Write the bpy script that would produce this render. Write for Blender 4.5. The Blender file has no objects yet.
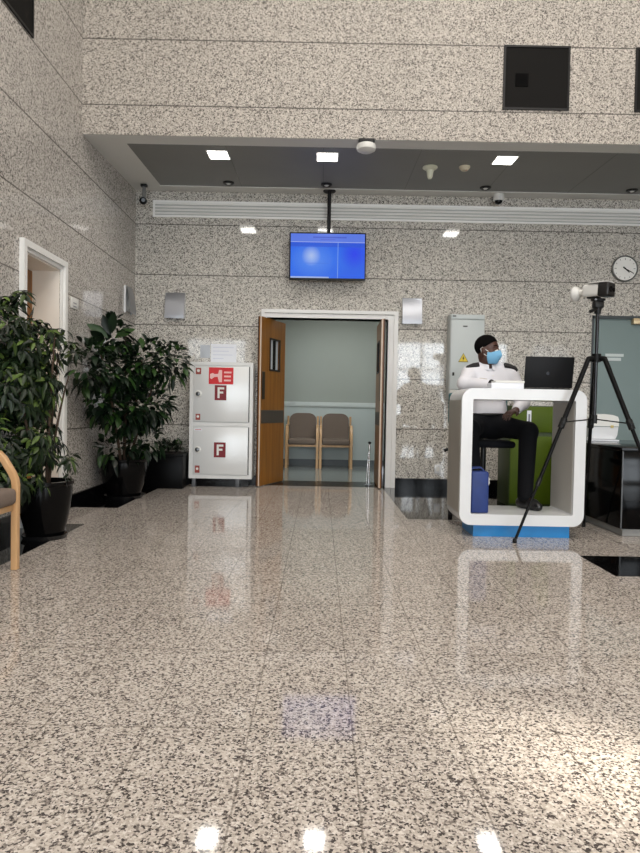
import bpy, bmesh, math, random
import numpy as np
from mathutils import Vector, Matrix
random.seed(7)
S = bpy.context.scene
C = S.collection
PI = math.pi

# ------------------------------------------------------------------ camera model
H = 0.945
F = 640.0
ROLL = math.radians(1.09)
PITCH = math.atan(17.5 / F)
cam_d = bpy.data.cameras.new('camera')
cam = bpy.data.objects.new('camera', cam_d)
C.objects.link(cam)
cam_d.sensor_fit = 'HORIZONTAL'
cam_d.sensor_width = 36.0
cam_d.lens = 36.0
cam_d.clip_start = 0.05
cam.matrix_world = Matrix.Translation((0, 0, H)) @ Matrix.Rotation(PI/2 - PITCH, 4, 'X') @ Matrix.Rotation(ROLL, 4, 'Z')
S.camera = cam

def ray(x, y):
    u, v = x - 320.0, y - 426.5
    uu = u*math.cos(ROLL) + v*math.sin(ROLL)
    vv = -u*math.sin(ROLL) + v*math.cos(ROLL)
    r, up = uu/F, -vv/F
    return Vector((r, math.cos(PITCH) + up*math.sin(PITCH), up*math.cos(PITCH) - math.sin(PITCH)))

def P(x, y, Y):
    """real-world point at depth Y metres seen at photo position x, y"""
    d = ray(x, y)
    return Vector((0, 0, H)) + d*(Y/d.y)

# ------------------------------------------------------------------ materials
def lin(c):
    out = []
    for v in c[:3]:
        v = v/255.0
        out.append(v/12.92 if v <= 0.04045 else ((v+0.055)/1.055)**2.4)
    return (*out, 1.0)

MATS = {}
def mat(name, col=(200, 200, 200), rough=0.5, metal=0.0, spec=0.5, emit=None, estr=0.0, coat=0.0, bump=0.0, bscale=200.0, var=0.0, vscale=6.0):
    if name in MATS: return MATS[name]
    m = bpy.data.materials.new(name); m.use_nodes = True
    nt = m.node_tree; b = nt.nodes['Principled BSDF']
    b.inputs['Base Color'].default_value = lin(col)
    b.inputs['Roughness'].default_value = rough
    b.inputs['Metallic'].default_value = metal
    b.inputs['Specular IOR Level'].default_value = spec
    b.inputs['Coat Weight'].default_value = coat
    b.inputs['Coat Roughness'].default_value = 0.05
    if emit:
        b.inputs['Emission Color'].default_value = lin(emit)
        b.inputs['Emission Strength'].default_value = estr
    tc = nt.nodes.new('ShaderNodeTexCoord')
    n = nt.nodes.new('ShaderNodeTexNoise'); n.inputs['Scale'].default_value = vscale
    nt.links.new(tc.outputs['Object'], n.inputs['Vector'])
    if var > 0:
        mx = nt.nodes.new('ShaderNodeMix'); mx.data_type = 'RGBA'
        mx.inputs['A'].default_value = lin([c*(1-var) for c in col])
        mx.inputs['B'].default_value = lin([min(255, c*(1+var)) for c in col])
        nt.links.new(n.outputs['Fac'], mx.inputs['Factor'])
        nt.links.new(mx.outputs['Result'], b.inputs['Base Color'])
    if bump > 0:
        n2 = nt.nodes.new('ShaderNodeTexNoise'); n2.inputs['Scale'].default_value = bscale
        nt.links.new(tc.outputs['Object'], n2.inputs['Vector'])
        bp = nt.nodes.new('ShaderNodeBump'); bp.inputs['Strength'].default_value = bump; bp.inputs['Distance'].default_value = 0.002
        nt.links.new(n2.outputs['Fac'], bp.inputs['Height'])
        nt.links.new(bp.outputs['Normal'], b.inputs['Normal'])
    MATS[name] = m
    return m

def wood(name, c1, c2, axis='Z', scale=9.0, rough=0.35):
    m = bpy.data.materials.new(name); m.use_nodes = True
    nt = m.node_tree; b = nt.nodes['Principled BSDF']; L = nt.links.new
    tc = nt.nodes.new('ShaderNodeTexCoord'); mp = nt.nodes.new('ShaderNodeMapping')
    s = [scale]*3; s['XYZ'.index(axis)] = scale*0.08
    mp.inputs['Scale'].default_value = s
    n = nt.nodes.new('ShaderNodeTexNoise'); n.inputs['Scale'].default_value = 2.5; n.inputs['Detail'].default_value = 6
    cr = nt.nodes.new('ShaderNodeValToRGB')
    cr.color_ramp.elements[0].position = 0.3; cr.color_ramp.elements[0].color = lin(c1)
    cr.color_ramp.elements[1].position = 0.7; cr.color_ramp.elements[1].color = lin(c2)
    L(tc.outputs['Object'], mp.inputs['Vector']); L(mp.outputs['Vector'], n.inputs['Vector'])
    L(n.outputs['Fac'], cr.inputs['Fac']); L(cr.outputs['Color'], b.inputs['Base Color'])
    b.inputs['Roughness'].default_value = rough
    MATS[name] = m
    return m

def granite(name, cols, scale, rough, jh=None, jv=None, joint=(70, 66, 62), jw=0.006, spec=0.5, big=0.12):
    """speckled polished stone; cols = [(position, rgb)...]; jh/jv = list of (axis, offset, period) of the slab joints"""
    m = bpy.data.materials.new(name); m.use_nodes = True
    nt = m.node_tree; N = nt.nodes.new; L = nt.links.new
    b = nt.nodes['Principled BSDF']
    g = N('ShaderNodeNewGeometry')
    dn = N('ShaderNodeTexNoise'); dn.inputs['Scale'].default_value = scale*0.8; dn.inputs['Detail'].default_value = 2
    L(g.outputs['Position'], dn.inputs['Vector'])
    sub = N('ShaderNodeVectorMath'); sub.operation = 'SUBTRACT'; sub.inputs[1].default_value = (0.5, 0.5, 0.5)
    L(dn.outputs['Color'], sub.inputs[0])
    sc = N('ShaderNodeVectorMath'); sc.operation = 'SCALE'; sc.inputs['Scale'].default_value = 1.1/scale
    L(sub.outputs[0], sc.inputs[0])
    ad = N('ShaderNodeVectorMath'); ad.operation = 'ADD'
    L(g.outputs['Position'], ad.inputs[0]); L(sc.outputs[0], ad.inputs[1])
    v = N('ShaderNodeTexVoronoi'); v.inputs['Scale'].default_value = scale
    L(ad.outputs[0], v.inputs['Vector'])
    sx = N('ShaderNodeSeparateColor'); L(v.outputs['Color'], sx.inputs['Color'])
    # clustering of the dark grains
    cn = N('ShaderNodeTexNoise'); cn.inputs['Scale'].default_value = scale*0.35; cn.inputs['Detail'].default_value = 1
    L(g.outputs['Position'], cn.inputs['Vector'])
    ma = N('ShaderNodeMath'); ma.operation = 'MULTIPLY_ADD'; ma.inputs[1].default_value = 0.6; ma.inputs[2].default_value = -0.3
    L(cn.outputs['Fac'], ma.inputs[0])
    mb = N('ShaderNodeMath'); mb.operation = 'ADD'; L(sx.outputs['Red'], mb.inputs[0]); L(ma.outputs[0], mb.inputs[1])
    cr = N('ShaderNodeValToRGB'); cr.color_ramp.interpolation = 'CONSTANT'
    els = cr.color_ramp.elements
    els[0].position = cols[0][0]; els[0].color = lin(cols[0][1])
    els[1].position = cols[1][0]; els[1].color = lin(cols[1][1])
    for p, c in cols[2:]:
        e = els.new(p); e.color = lin(c)
    L(mb.outputs[0], cr.inputs['Fac'])
    # slab-to-slab tone
    bn = N('ShaderNodeTexNoise'); bn.inputs['Scale'].default_value = 1.1; bn.inputs['Detail'].default_value = 3
    L(g.outputs['Position'], bn.inputs['Vector'])
    mr = N('ShaderNodeMapRange'); mr.inputs['To Min'].default_value = 1-big; mr.inputs['To Max'].default_value = 1+big
    L(bn.outputs['Fac'], mr.inputs['Value'])
    mul = N('ShaderNodeVectorMath'); mul.operation = 'SCALE'
    L(cr.outputs['Color'], mul.inputs[0]); L(mr.outputs['Result'], mul.inputs['Scale'])
    last = mul.outputs[0]
    sp = N('ShaderNodeSeparateXYZ'); L(g.outputs['Position'], sp.inputs[0])
    for ax, off, per, wid, amt in (jh or []):
        a = N('ShaderNodeMath'); a.operation = 'SUBTRACT'; a.inputs[1].default_value = off
        L(sp.outputs[ax], a.inputs[0])
        pp = N('ShaderNodeMath'); pp.operation = 'PINGPONG'; pp.inputs[1].default_value = per/2
        L(a.outputs[0], pp.inputs[0])
        lt = N('ShaderNodeMath'); lt.operation = 'LESS_THAN'; lt.inputs[1].default_value = wid/2
        L(pp.outputs[0], lt.inputs[0])
        am = N('ShaderNodeMath'); am.operation = 'MULTIPLY'; am.inputs[1].default_value = amt
        L(lt.outputs[0], am.inputs[0])
        mx = N('ShaderNodeMix'); mx.data_type = 'RGBA'; mx.inputs['B'].default_value = lin(joint)
        L(am.outputs[0], mx.inputs['Factor']); L(last, mx.inputs['A'])
        last = mx.outputs['Result']
    L(last, b.inputs['Base Color'])
    b.inputs['Roughness'].default_value = rough
    b.inputs['Specular IOR Level'].default_value = spec
    MATS[name] = m
    return m

# ------------------------------------------------------------------ mesh builder
def U(x0, x1, zt, w, wt, y, left=None):
    """outline of a door surround open at the floor"""
    return [(x0-w, y, 0), (x0, y, 0), (x0, y, zt), (x1, y, zt), (x1, y, 0), (x1+wt, y, 0), (x1+wt, y, zt+w), (x0-w, y, zt+w)]
def rect(x0, x1, z0, z1, y): return [(x0, y, z0), (x1, y, z0), (x1, y, z1), (x0, y, z1)]

class MB:
    def __init__(s): s.bm = bmesh.new()
    def _merge(s, b2, mtx=None):
        if mtx is not None: bmesh.ops.transform(b2, matrix=mtx, verts=b2.verts)
        me = bpy.data.meshes.new('tmp'); b2.to_mesh(me); b2.free()
        s.bm.from_mesh(me); bpy.data.meshes.remove(me)
        return s
    def box(s, lo, hi, bev=0.0, seg=2, mtx=None):
        b = bmesh.new(); bmesh.ops.create_cube(b, size=1.0)
        lo, hi = Vector(lo), Vector(hi)
        for v in b.verts:
            v.co = Vector([lo[i] + (v.co[i]+0.5)*(hi[i]-lo[i]) for i in range(3)])
        if bev > 0:
            bmesh.ops.bevel(b, geom=b.edges[:], offset=bev, segments=seg, affect='EDGES', profile=0.5)
        return s._merge(b, mtx)
    def cyl(s, a, b_, r1, r2=None, n=20, cap=True):
        a, b_ = Vector(a), Vector(b_); r2 = r1 if r2 is None else r2
        d = b_-a; q = d.to_track_quat('Z', 'Y').to_matrix()
        b = bmesh.new(); A = []; B = []
        for i in range(n):
            t = 2*PI*i/n; e = q @ Vector((math.cos(t), math.sin(t), 0))
            A.append(b.verts.new(a+e*r1)); B.append(b.verts.new(b_+e*r2))
        for i in range(n):
            j = (i+1) % n; b.faces.new((A[i], A[j], B[j], B[i]))
        if cap:
            b.faces.new(A[::-1]); b.faces.new(B)
        return s._merge(b)
    def tube(s, pts, r, n=10, closed=False):
        pts = [Vector(p) for p in pts]; m = len(pts)
        rr = r if isinstance(r, (list, tuple)) else [r]*m
        b = bmesh.new(); rings = []; up = None
        for k in range(m):
            if closed: t = pts[(k+1) % m]-pts[k-1]
            else: t = pts[min(k+1, m-1)]-pts[max(k-1, 0)]
            t.normalize()
            if up is None:
                up = Vector((0, 0, 1)) if abs(t.z) < 0.9 else Vector((1, 0, 0))
            e1 = up - t*up.dot(t); e1.normalize(); e2 = t.cross(e1); up = e1
            rings.append([b.verts.new(pts[k]+(e1*math.cos(2*PI*i/n)+e2*math.sin(2*PI*i/n))*rr[k]) for i in range(n)])
        for k in range(m if closed else m-1):
            A, B = rings[k], rings[(k+1) % m]
            for i in range(n):
                j = (i+1) % n; b.faces.new((A[i], A[j], B[j], B[i]))
        if not closed:
            b.faces.new(rings[0][::-1]); b.faces.new(rings[-1])
        bmesh.ops.recalc_face_normals(b, faces=b.faces)
        return s._merge(b)
    def bar(s, pts, w, d, axis):
        """rectangular section swept along pts; axis = the sideways direction (w along it, d across)"""
        pts = [Vector(p) for p in pts]; ax = Vector(axis).normalized(); b = bmesh.new(); rings = []
        m = len(pts)
        for k in range(m):
            t = (pts[min(k+1, m-1)]-pts[max(k-1, 0)]).normalized()
            nrm = ax.cross(t).normalized(); p = pts[k]
            c = 0.25
            ring = []
            for (a, e) in ((-1, -1+c), (-1, 1-c), (-1+c, 1), (1-c, 1), (1, 1-c), (1, -1+c), (1-c, -1), (-1+c, -1)):
                ring.append(b.verts.new(p+ax*a*w/2+nrm*e*d/2))
            rings.append(ring)
        for k in range(m-1):
            A, B = rings[k], rings[k+1]
            for i in range(8):
                j = (i+1) % 8; b.faces.new((A[i], A[j], B[j], B[i]))
        b.faces.new(rings[0][::-1]); b.faces.new(rings[-1])
        bmesh.ops.recalc_face_normals(b, faces=b.faces)
        return s._merge(b)
    def lathe(s, prof, c=(0, 0, 0), n=40, axis='Z', mtx=None):
        b = bmesh.new(); rings = []
        for (r, z) in prof:
            if r < 1e-6: rings.append([b.verts.new((0, 0, z))])
            else: rings.append([b.verts.new((r*math.cos(2*PI*i/n), r*math.sin(2*PI*i/n), z)) for i in range(n)])
        for A, B in zip(rings, rings[1:]):
            for i in range(n):
                j = (i+1) % n
                if len(A) == 1 and len(B) == 1: continue
                if len(A) == 1: b.faces.new((A[0], B[j], B[i]))
                elif len(B) == 1: b.faces.new((A[i], A[j], B[0]))
                else: b.faces.new((A[i], A[j], B[j], B[i]))
        bmesh.ops.recalc_face_normals(b, faces=b.faces)
        m = Matrix.Translation(c)
        if mtx is not None: m = m @ mtx
        return s._merge(b, m)
    def prism(s, pts, d):
        """closed outline of 3-D points pushed along vector d"""
        b = bmesh.new(); d = Vector(d)
        A = [b.verts.new(p) for p in pts]; B = [b.verts.new(Vector(p)+d) for p in pts]; n = len(A)
        b.faces.new(A); b.faces.new(B[::-1])
        for i in range(n):
            j = (i+1) % n; b.faces.new((A[i], B[i], B[j], A[j]))
        bmesh.ops.recalc_face_normals(b, faces=b.faces)
        return s._merge(b)
    def ring(s, outer, inner, d):
        b = bmesh.new(); d = Vector(d); n = len(outer)
        O = [b.verts.new(p) for p in outer]; I = [b.verts.new(p) for p in inner]
        O2 = [b.verts.new(Vector(p)+d) for p in outer]; I2 = [b.verts.new(Vector(p)+d) for p in inner]
        for i in range(n):
            j = (i+1) % n
            b.faces.new((O[i], O[j], I[j], I[i])); b.faces.new((O2[i], I2[i], I2[j], O2[j]))
            b.faces.new((O[i], O2[i], O2[j], O[j])); b.faces.new((I[i], I[j], I2[j], I2[i]))
        bmesh.ops.recalc_face_normals(b, faces=b.faces)
        return s._merge(b)
    def ell(s, c, r, n=20, mtx=None):
        b = bmesh.new(); bmesh.ops.create_uvsphere(b, u_segments=n, v_segments=n//2+2, radius=1.0)
        m = Matrix.Translation(c) @ (mtx if mtx is not None else Matrix.Identity(4)) @ Matrix.Diagonal((*r, 1))
        return s._merge(b, m)
    def raw(s, verts, faces):
        me = bpy.data.meshes.new('tmp'); me.from_pydata(verts, [], faces); s.bm.from_mesh(me); bpy.data.meshes.remove(me)
        return s
    def rot(s, mtx):
        bmesh.ops.transform(s.bm, matrix=mtx, verts=s.bm.verts); return s

def origin_of(o):
    v = Vector((0, 0, 0))
    while o is not None: v += o.location; o = o.parent
    return v

def obj(name, mb, m, parent=None, smooth=35, label=None):
    """link the builder's shape as ONE mesh object; coordinates are world coordinates at build time"""
    me = bpy.data.meshes.new(name)
    if parent is not None:
        bmesh.ops.translate(mb.bm, verts=mb.bm.verts, vec=-origin_of(parent))
    mb.bm.to_mesh(me); mb.bm.free()
    o = bpy.data.objects.new(name, me); C.objects.link(o)
    if parent is not None: o.parent = parent
    me.materials.append(m)
    if smooth:
        for p in me.polygons: p.use_smooth = True
        if smooth < 180: me.set_sharp_from_angle(angle=math.radians(smooth))
    if label: o['label'] = label
    return o

def recenter(o):
    """a single-mesh thing gets its origin at the middle of its base"""
    cs = [Vector(c) for c in o.bound_box]
    base = Vector(((cs[0].x+cs[6].x)/2, (cs[0].y+cs[6].y)/2, cs[0].z))
    o.data.transform(Matrix.Translation(-base)); o.location = base
    return o

def tag(o, label, cat, group=None):
    o['label'] = label; o['category'] = cat
    if group: o['group'] = group
    return o

def thing(name, label, cat, loc, group=None):
    o = bpy.data.objects.new(name, None); C.objects.link(o)
    o.location = loc; o.empty_display_size = 0.1
    return tag(o, label, cat, group)

def single(name, mb, m, label, cat, group=None, smooth=35):
    return tag(recenter(obj(name, mb, m, None, smooth)), label, cat, group)

def struct(name, mb, m, parent=None, smooth=30):
    o = obj(name, mb, m, parent, smooth)
    if parent is None: o['kind'] = 'structure'
    return o

def kids(o): return [c for c in bpy.data.objects if c.parent is o]
def copy_tree(o, parent=None):
    c = o.copy(); C.objects.link(c)
    c.parent = parent
    for ch in kids(o):
        copy_tree(ch, c)
    return c

# ------------------------------------------------------------------ palette
XL = -2.273; YB = 7.8; ZT = 7.4
_r = ray(82.5, 90); YL = XL/_r.x*_r.y; XR = 7.0; YR = -7.0
JZ = (2, 0.115, 0.605, 0.012, 0.75)
WALLC = [(0.0, (98, 93, 88)), (0.15, (138, 132, 125)), (0.32, (172, 165, 156)), (0.6, (188, 181, 172)), (0.86, (206, 199, 190))]; WALLS = 112
FLOORC = [(0.0, (76, 70, 68)), (0.15, (126, 118, 113)), (0.32, (180, 171, 162)), (0.62, (198, 189, 180)), (0.88, (214, 207, 200))]
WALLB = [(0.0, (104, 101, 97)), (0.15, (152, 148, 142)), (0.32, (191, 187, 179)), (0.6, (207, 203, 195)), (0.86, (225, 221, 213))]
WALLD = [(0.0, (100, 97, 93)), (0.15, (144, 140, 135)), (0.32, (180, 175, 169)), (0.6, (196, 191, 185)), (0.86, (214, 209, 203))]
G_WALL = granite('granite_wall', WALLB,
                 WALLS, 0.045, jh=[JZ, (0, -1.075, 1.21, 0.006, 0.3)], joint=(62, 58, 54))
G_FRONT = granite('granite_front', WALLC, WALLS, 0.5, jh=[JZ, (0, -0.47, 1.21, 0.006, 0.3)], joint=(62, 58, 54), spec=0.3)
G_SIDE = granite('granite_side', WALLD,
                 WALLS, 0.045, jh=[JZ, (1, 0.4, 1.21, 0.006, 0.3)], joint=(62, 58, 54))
G_FLOOR = granite('granite_floor', FLOORC,
                  165, 0.055, jh=[(0, 0.112, 0.302, 0.005, 0.5), (1, 1.86, 0.605, 0.007, 0.45)], joint=(84, 76, 68), spec=0.36)
M_BLACKSTONE = mat('black_granite', (9, 9, 10), 0.06, spec=0.35, var=0.3, vscale=60)
M_BASE = mat('black_skirting', (12, 12, 14), 0.15, spec=0.2)
M_PLASTER = mat('cream_plaster', (244, 237, 227), 0.7, var=0.02)
M_WHITEPAINT = mat('white_paint', (232, 232, 230), 0.35)
M_GREYCEIL = mat('grey_ceiling', (222, 222, 218), 0.6)
M_DARKCEIL = mat('dark_ceiling', (122, 122, 119), 0.5, var=0.05, vscale=2)
M_TEAL = mat('teal_plaster', (164, 170, 163), 0.55, var=0.02, vscale=2)
M_TEALLOW = mat('pale_dado', (190, 200, 199), 0.45)
M_CORFLOOR = mat('pale_vinyl', (140, 146, 144), 0.12, var=0.04)
M_STEEL = mat('brushed_steel', (166, 169, 176), 0.34, metal=1.0, bump=0.1, bscale=400)
M_CHROME = mat('chrome', (200, 200, 200), 0.12, metal=1.0)
M_BLACK = mat('black_plastic', (14, 14, 15), 0.45, spec=0.35)
M_MATTEBLACK = mat('matte_black', (26, 25, 24), 0.85, spec=0.15)
M_WHITE = mat('white_gloss', (218, 220, 222), 0.22)
M_WHITEPL = mat('white_plastic', (226, 226, 222), 0.4)
M_PAPER = mat('white_paper', (232, 235, 242), 0.6)
M_ORANGE = wood('orange_veneer', (122, 76, 22), (154, 102, 36), 'Z', 7)
M_LIGHTWOOD = wood('beech', (196, 152, 106), (216, 176, 130), 'Z', 9)
M_BROWNFAB = mat('brown_fabric', (120, 106, 96), 0.9, bump=0.3, bscale=500, var=0.06, vscale=60)
M_RED = mat('sign_red', (206, 26, 34), 0.45)
M_MAROON = mat('sign_maroon', (124, 22, 34), 0.5)

# ------------------------------------------------------------------ the room
HX0, HX1, HZ = P(265.5, 400, YB).x, P(386.5, 400, YB).x, 2.045           # clear opening of the double door
GX0, GZ = P(592.5, 320, YB).x, 2.13                                       # opening of the glass door
GX1 = GX0 + 1.9
b = MB()
b.box((XL-0.3, YR-0.3, -0.1), (XR+0.3, YB, 0.0))
struct('floor', b, G_FLOOR)

b = MB()
zc = 3.6
b.box((XL, YB, 0), (HX0, YB+0.2, zc)); b.box((HX1, YB, 0), (GX0, YB+0.2, zc)); b.box((GX1, YB, 0), (XR, YB+0.2, zc))
b.box((HX0, YB, HZ), (HX1, YB+0.2, zc)); b.box((GX0, YB, GZ), (GX1, YB+0.2, zc))
struct('wall_back', b, G_WALL)

DY0, DY1, DZ = 4.90, 5.57, 2.105                                           # opening of the left door
b = MB()
b.box((XL-0.32, YR, 0), (XL, DY0, ZT)); b.box((XL-0.32, DY1, 0), (XL, YB+0.2, ZT)); b.box((XL-0.32, DY0, DZ), (XL, DY1, ZT))
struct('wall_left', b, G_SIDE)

ZL, ZBK = P(84, 134, YL).z, 3.541                                                    # soffit height at the front and at the back
def cz(Y): return ZL + (ZBK-ZL)*(Y-YL)/(YB-YL)
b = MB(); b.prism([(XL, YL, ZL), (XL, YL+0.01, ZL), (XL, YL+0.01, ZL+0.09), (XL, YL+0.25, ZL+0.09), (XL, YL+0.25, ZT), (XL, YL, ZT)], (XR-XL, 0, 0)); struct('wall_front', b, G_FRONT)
def slab(x0, y0, x1, y1, dz, th):
    m = MB()
    pts = [(x0, y0, cz(y0)-dz), (x1, y0, cz(y0)-dz), (x1, y1, cz(y1)-dz), (x0, y1, cz(y1)-dz)]
    return m.prism(pts, (0, 0, th))
b = slab(XL, YL+0.012, XR, YB, 0.002, 0.06); ceil_lo = struct('ceiling', b, M_GREYCEIL)
CX0 = P(131, 144, 6.19).x-0.06
b = slab(CX0, 6.265, XR-0.5, 7.555, 0.006, 0.005)
struct('ceiling_panel', b, M_DARKCEIL, ceil_lo)
b = MB()
for x in np.arange(CX0+0.95, XR-0.6, 0.95):
    b.prism([(x, 6.27, cz(6.27)-0.0075), (x+0.006, 6.27, cz(6.27)-0.0075), (x+0.006, 7.55, cz(7.55)-0.0075), (x, 7.55, cz(7.55)-0.0075)], (0, 0, 0.004))
struct('ceiling_seam', b, mat('dark_seam', (104, 104, 102), 0.6), ceil_lo)
b = slab(CX0-0.01, 7.555, XR-0.49, 7.575, 0.012, 0.012); struct('ceiling_bead', b, M_WHITEPAINT, ceil_lo)

b = MB(); b.box((XL-0.3, YR-0.3, ZT), (XR+0.3, YL+0.3, ZT+0.2)); struct('ceiling_upper', b, M_PLASTER)
# right wall, its high slot added to aim a sun patch; rear glazed wall
SX = (-1.45, -0.85, 4.15, 4.65)
b = MB()
b.box((XR, YR, 0), (XR+0.2, SX[0], ZT)); b.box((XR, SX[1], 0), (XR+0.2, YB+0.2, ZT))
b.box((XR, SX[0], 0), (XR+0.2, SX[1], SX[2])); b.box((XR, SX[0], SX[3]), (XR+0.2, SX[1], ZT))
struct('wall_right', b, G_SIDE)
WIN = [(-1.9, 0.6, 0.3, 3.4), (2.6, 4.5, 0.3, 3.4), (5.2, 6.6, 0.3, 3.4)]
b = MB()
xs = [XL, -1.9, 0.6, 2.6, 4.5, 5.2, 6.6, XR]
b.box((XL, YR-0.25, 0), (XR, YR, 0.3)); b.box((XL, YR-0.25, 3.4), (XR, YR, ZT))
for i in (0, 2, 4, 6): b.box((xs[i], YR-0.25, 0.3), (xs[i+1], YR, 3.4))
struct('wall_rear', b, M_PLASTER)
for k, (x0, x1, z0, z1) in enumerate(WIN):
    b = MB(); t = 0.06
    b.box((x0, YR-0.15, z0), (x0+t, YR-0.07, z1)); b.box((x1-t, YR-0.15, z0), (x1, YR-0.07, z1))
    b.box((x0, YR-0.15, z0), (x1, YR-0.07, z0+t)); b.box((x0, YR-0.15, z1-t), (x1, YR-0.07, z1))
    n = 2 if x1-x0 < 3 else 6
    for i in range(1, n):
        xm = x0+(x1-x0)*i/n; b.box((xm-t/2, YR-0.15, z0), (xm+t/2, YR-0.07, z1))
    zm = z0+(z1-z0)*0.68; b.box((x0, YR-0.15, zm-t/2), (x1, YR-0.07, zm+t/2))
    struct(f'window_{k+1}', b, M_BLACK)

# skirting
b = MB(); b.box((XL, YB-0.014, 0), (HX0-0.075, YB, 0.115)); b.box((HX1+0.085, YB-0.014, 0), (GX0, YB, 0.115)); struct('baseboard_back', b, M_BASE)
b = MB(); b.box((XL, YR, 0), (XL+0.014, DY0-0.07, 0.115)); b.box((XL, DY1+0.07, 0), (XL+0.014, YB-0.014, 0.115)); struct('baseboard_left', b, M_BASE)
# black stone inlays let into the floor
XI = -1.845
b = MB(); b.box((XL, YR, 0), (XI, 5.03, 0.0012)); struct('trim_1', b, M_BLACKSTONE)
b = MB(); b.prism([(XL, 5.86, 0), (XI, 5.86, 0), (XI, YB, 0), (XL, YB, 0)], (0, 0, 0.0012)); struct('trim_2', b, M_BLACKSTONE)
b = MB(); b.box((0.775, 5.56, 0), (6.5, YB, 0.0012)); struct('trim_3', b, M_BLACKSTONE)
b = MB(); b.box((1.745, 3.72, 0), (6.5, 4.245, 0.0012)); struct('trim_4', b, M_BLACKSTONE)
b = MB(); b.box((HX0, YB, -0.05), (HX1, 8.35, 0.0012)); struct('trim_5', b, mat('threshold_stone', (26, 24, 22), 0.25, spec=0.2))

# corridor behind the double door
b = MB(); b.box((-1.6, YB+0.2, -0.1), (2.6, 10.9, 0.0)); struct('floor_corridor', b, M_CORFLOOR)
YC = 10.75
b = MB(); b.box((-1.6, YC, 0), (2.6, YC+0.1, 2.7)); wc = struct('wall_corridor', b, M_TEAL)
b = MB(); b.box((-1.6, YC-0.015, 0.0), (2.6, YC, 0.98)); struct('wall_dado', b, M_TEALLOW, wc)
b = MB(); b.box((-1.6, YC-0.035, 0.98), (2.6, YC, 1.06), 0.008); struct('wall_rail', b, mat('dado_rail', (206, 213, 212), 0.4), wc)
b = MB(); b.box((-1.6, YC-0.03, 0.0), (2.6, YC-0.015, 0.1)); struct('baseboard_corridor', b, mat('corridor_skirting', (96, 104, 108), 0.4))
b = MB(); b.box((-1.7, YB+0.2, 0), (-1.6, YC+0.1, 2.7)); struct('wall_corridor_left', b, M_TEAL)
b = MB(); b.box((2.6, YB+0.2, 0), (2.7, YC+0.1, 2.7)); struct('wall_corridor_right', b, M_TEAL)
b = MB(); b.box((-1.7, YB+0.2, 2.7), (2.7, YC+0.1, 2.8)); struct('ceiling_corridor', b, M_WHITEPAINT)

# white frame of the double door
fw = 0.075; fr = 0.10
b = MB()
y0, y1 = YB-0.02, YB+0.2
b.prism(U(HX0, HX1, HZ, 0.05, 0.085, YB-0.014), (0, 0.21, 0))
b.prism([(x, YB-0.034, z) for x, y, z in U(HX0-0.025, HX1+0.07, HZ+0.055, 0.04, 0.05, 0)], (0, 0.034, 0))
struct('trim_6', b, M_WHITEPAINT)

def leaf(A, B, side, n):
    """one leaf of the double door from its front edge A to its back edge B (plan points)"""
    ax, ay = A; bx, by = B
    d = Vector((bx-ax, by-ay, 0)); w = d.length; d.normalize()
    nrm = Vector((-d.y, d.x, 0))*side                         # towards the other leaf
    M = Matrix(((d.x, nrm.x, 0, ax), (d.y, nrm.y, 0, ay), (0, 0, 1, 0), (0, 0, 0, 1)))
    h = 2.03; t = 0.045
    def bx_(x0, x1, n0, n1, z0, z1, bev=0.0):
        return (x0, n0, z0), (x1, n1, z1), bev
    wx0, wx1, wz0, wz1 = w*0.36, w*0.74, 1.42, 1.78
    m = MB()
    for lo, hi in (((0, -t, 0.012), (wx0, 0, h)), ((wx1, -t, 0.012), (w, 0, h)), ((wx0, -t, 0.012), (wx1, 0, wz0)), ((wx0, -t, wz1), (wx1, 0, h))):
        m.box(lo, hi, mtx=M)
    d0 = struct(f'door_{n}', m, M_ORANGE, smooth=0)
    def part(nm, boxes, mm, lab=None):
        q = MB()
        for lo, hi in boxes: q.box(lo, hi, 0.002, 1, M)
        o = obj(nm, q, mm, d0); 
        if lab: o['label'] = lab
        return o
    e = 0.02
    q = MB(); q.ring(rect(wx0-e, wx1+e, wz0-e, wz1+e, -t-0.006), rect(wx0, wx1, wz0, wz1, -t-0.006), (0, t+0.014, 0)); q.rot(M); obj('vision_frame', q, M_BLACK, d0)
    part('vision_pane', [((wx0, -t/2-0.003, wz0), (wx1, -t/2+0.003, wz1))], mat('vision_glass', (214, 220, 224), 0.04, spec=0.8))
    part('vision_post', [((wx0+(wx1-wx0)*0.42, -t/2-0.006, wz0), (wx0+(wx1-wx0)*0.56, 0.006, wz1))], M_MATTEBLACK)
    part('kick_band', [((0.02, -t-0.003, 0.76), (w-0.02, 0.003, 0.92))], mat('band_grey', (72, 66, 58), 0.45))
    part('push_plate', [((0.03, 0, 1.05), (0.11, 0.004, 1.38))], mat('plate_bronze', (70, 62, 50), 0.35, metal=0.6))
    part('edge_strip', [((-0.004, -0.018, 0.012), (0.0, 0.0, h))], mat('edge_lipping', (214, 196, 178), 0.4))
    part('edge_brown_strip', [((-0.005, -t, 0.012), (0.0, -0.03, h))], mat('edge_dark', (58, 30, 14), 0.5))  # dark brown strip down the leaf's front edge
    part('closer', [((0.2, 0, h-0.09), (0.42, 0.04, h-0.03))], M_STEEL) if side > 0 and n == 9 else None
    return d0
pa = P(260.5, 400, 7.60); pb = P(284.3, 400, 8.24)
leaf((pa.x, 7.60), (pb.x, 8.24), -1, 2)
pa = P(380.0, 400, 7.63); pb = P(375.6, 400, 8.36)
leaf((pa.x, 7.63), (pb.x, 8.36), 1, 3)
b = MB()
q = P(386.5, 480, 7.72).x
b.box((HX1-0.05, YB-0.05, 0.02), (HX1-0.02, YB-0.021, 0.26), 0.004)
tag(recenter(obj('door_stop', b, M_STEEL)), 'short steel guard strip at the foot of the white door frame', 'door guard')

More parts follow.
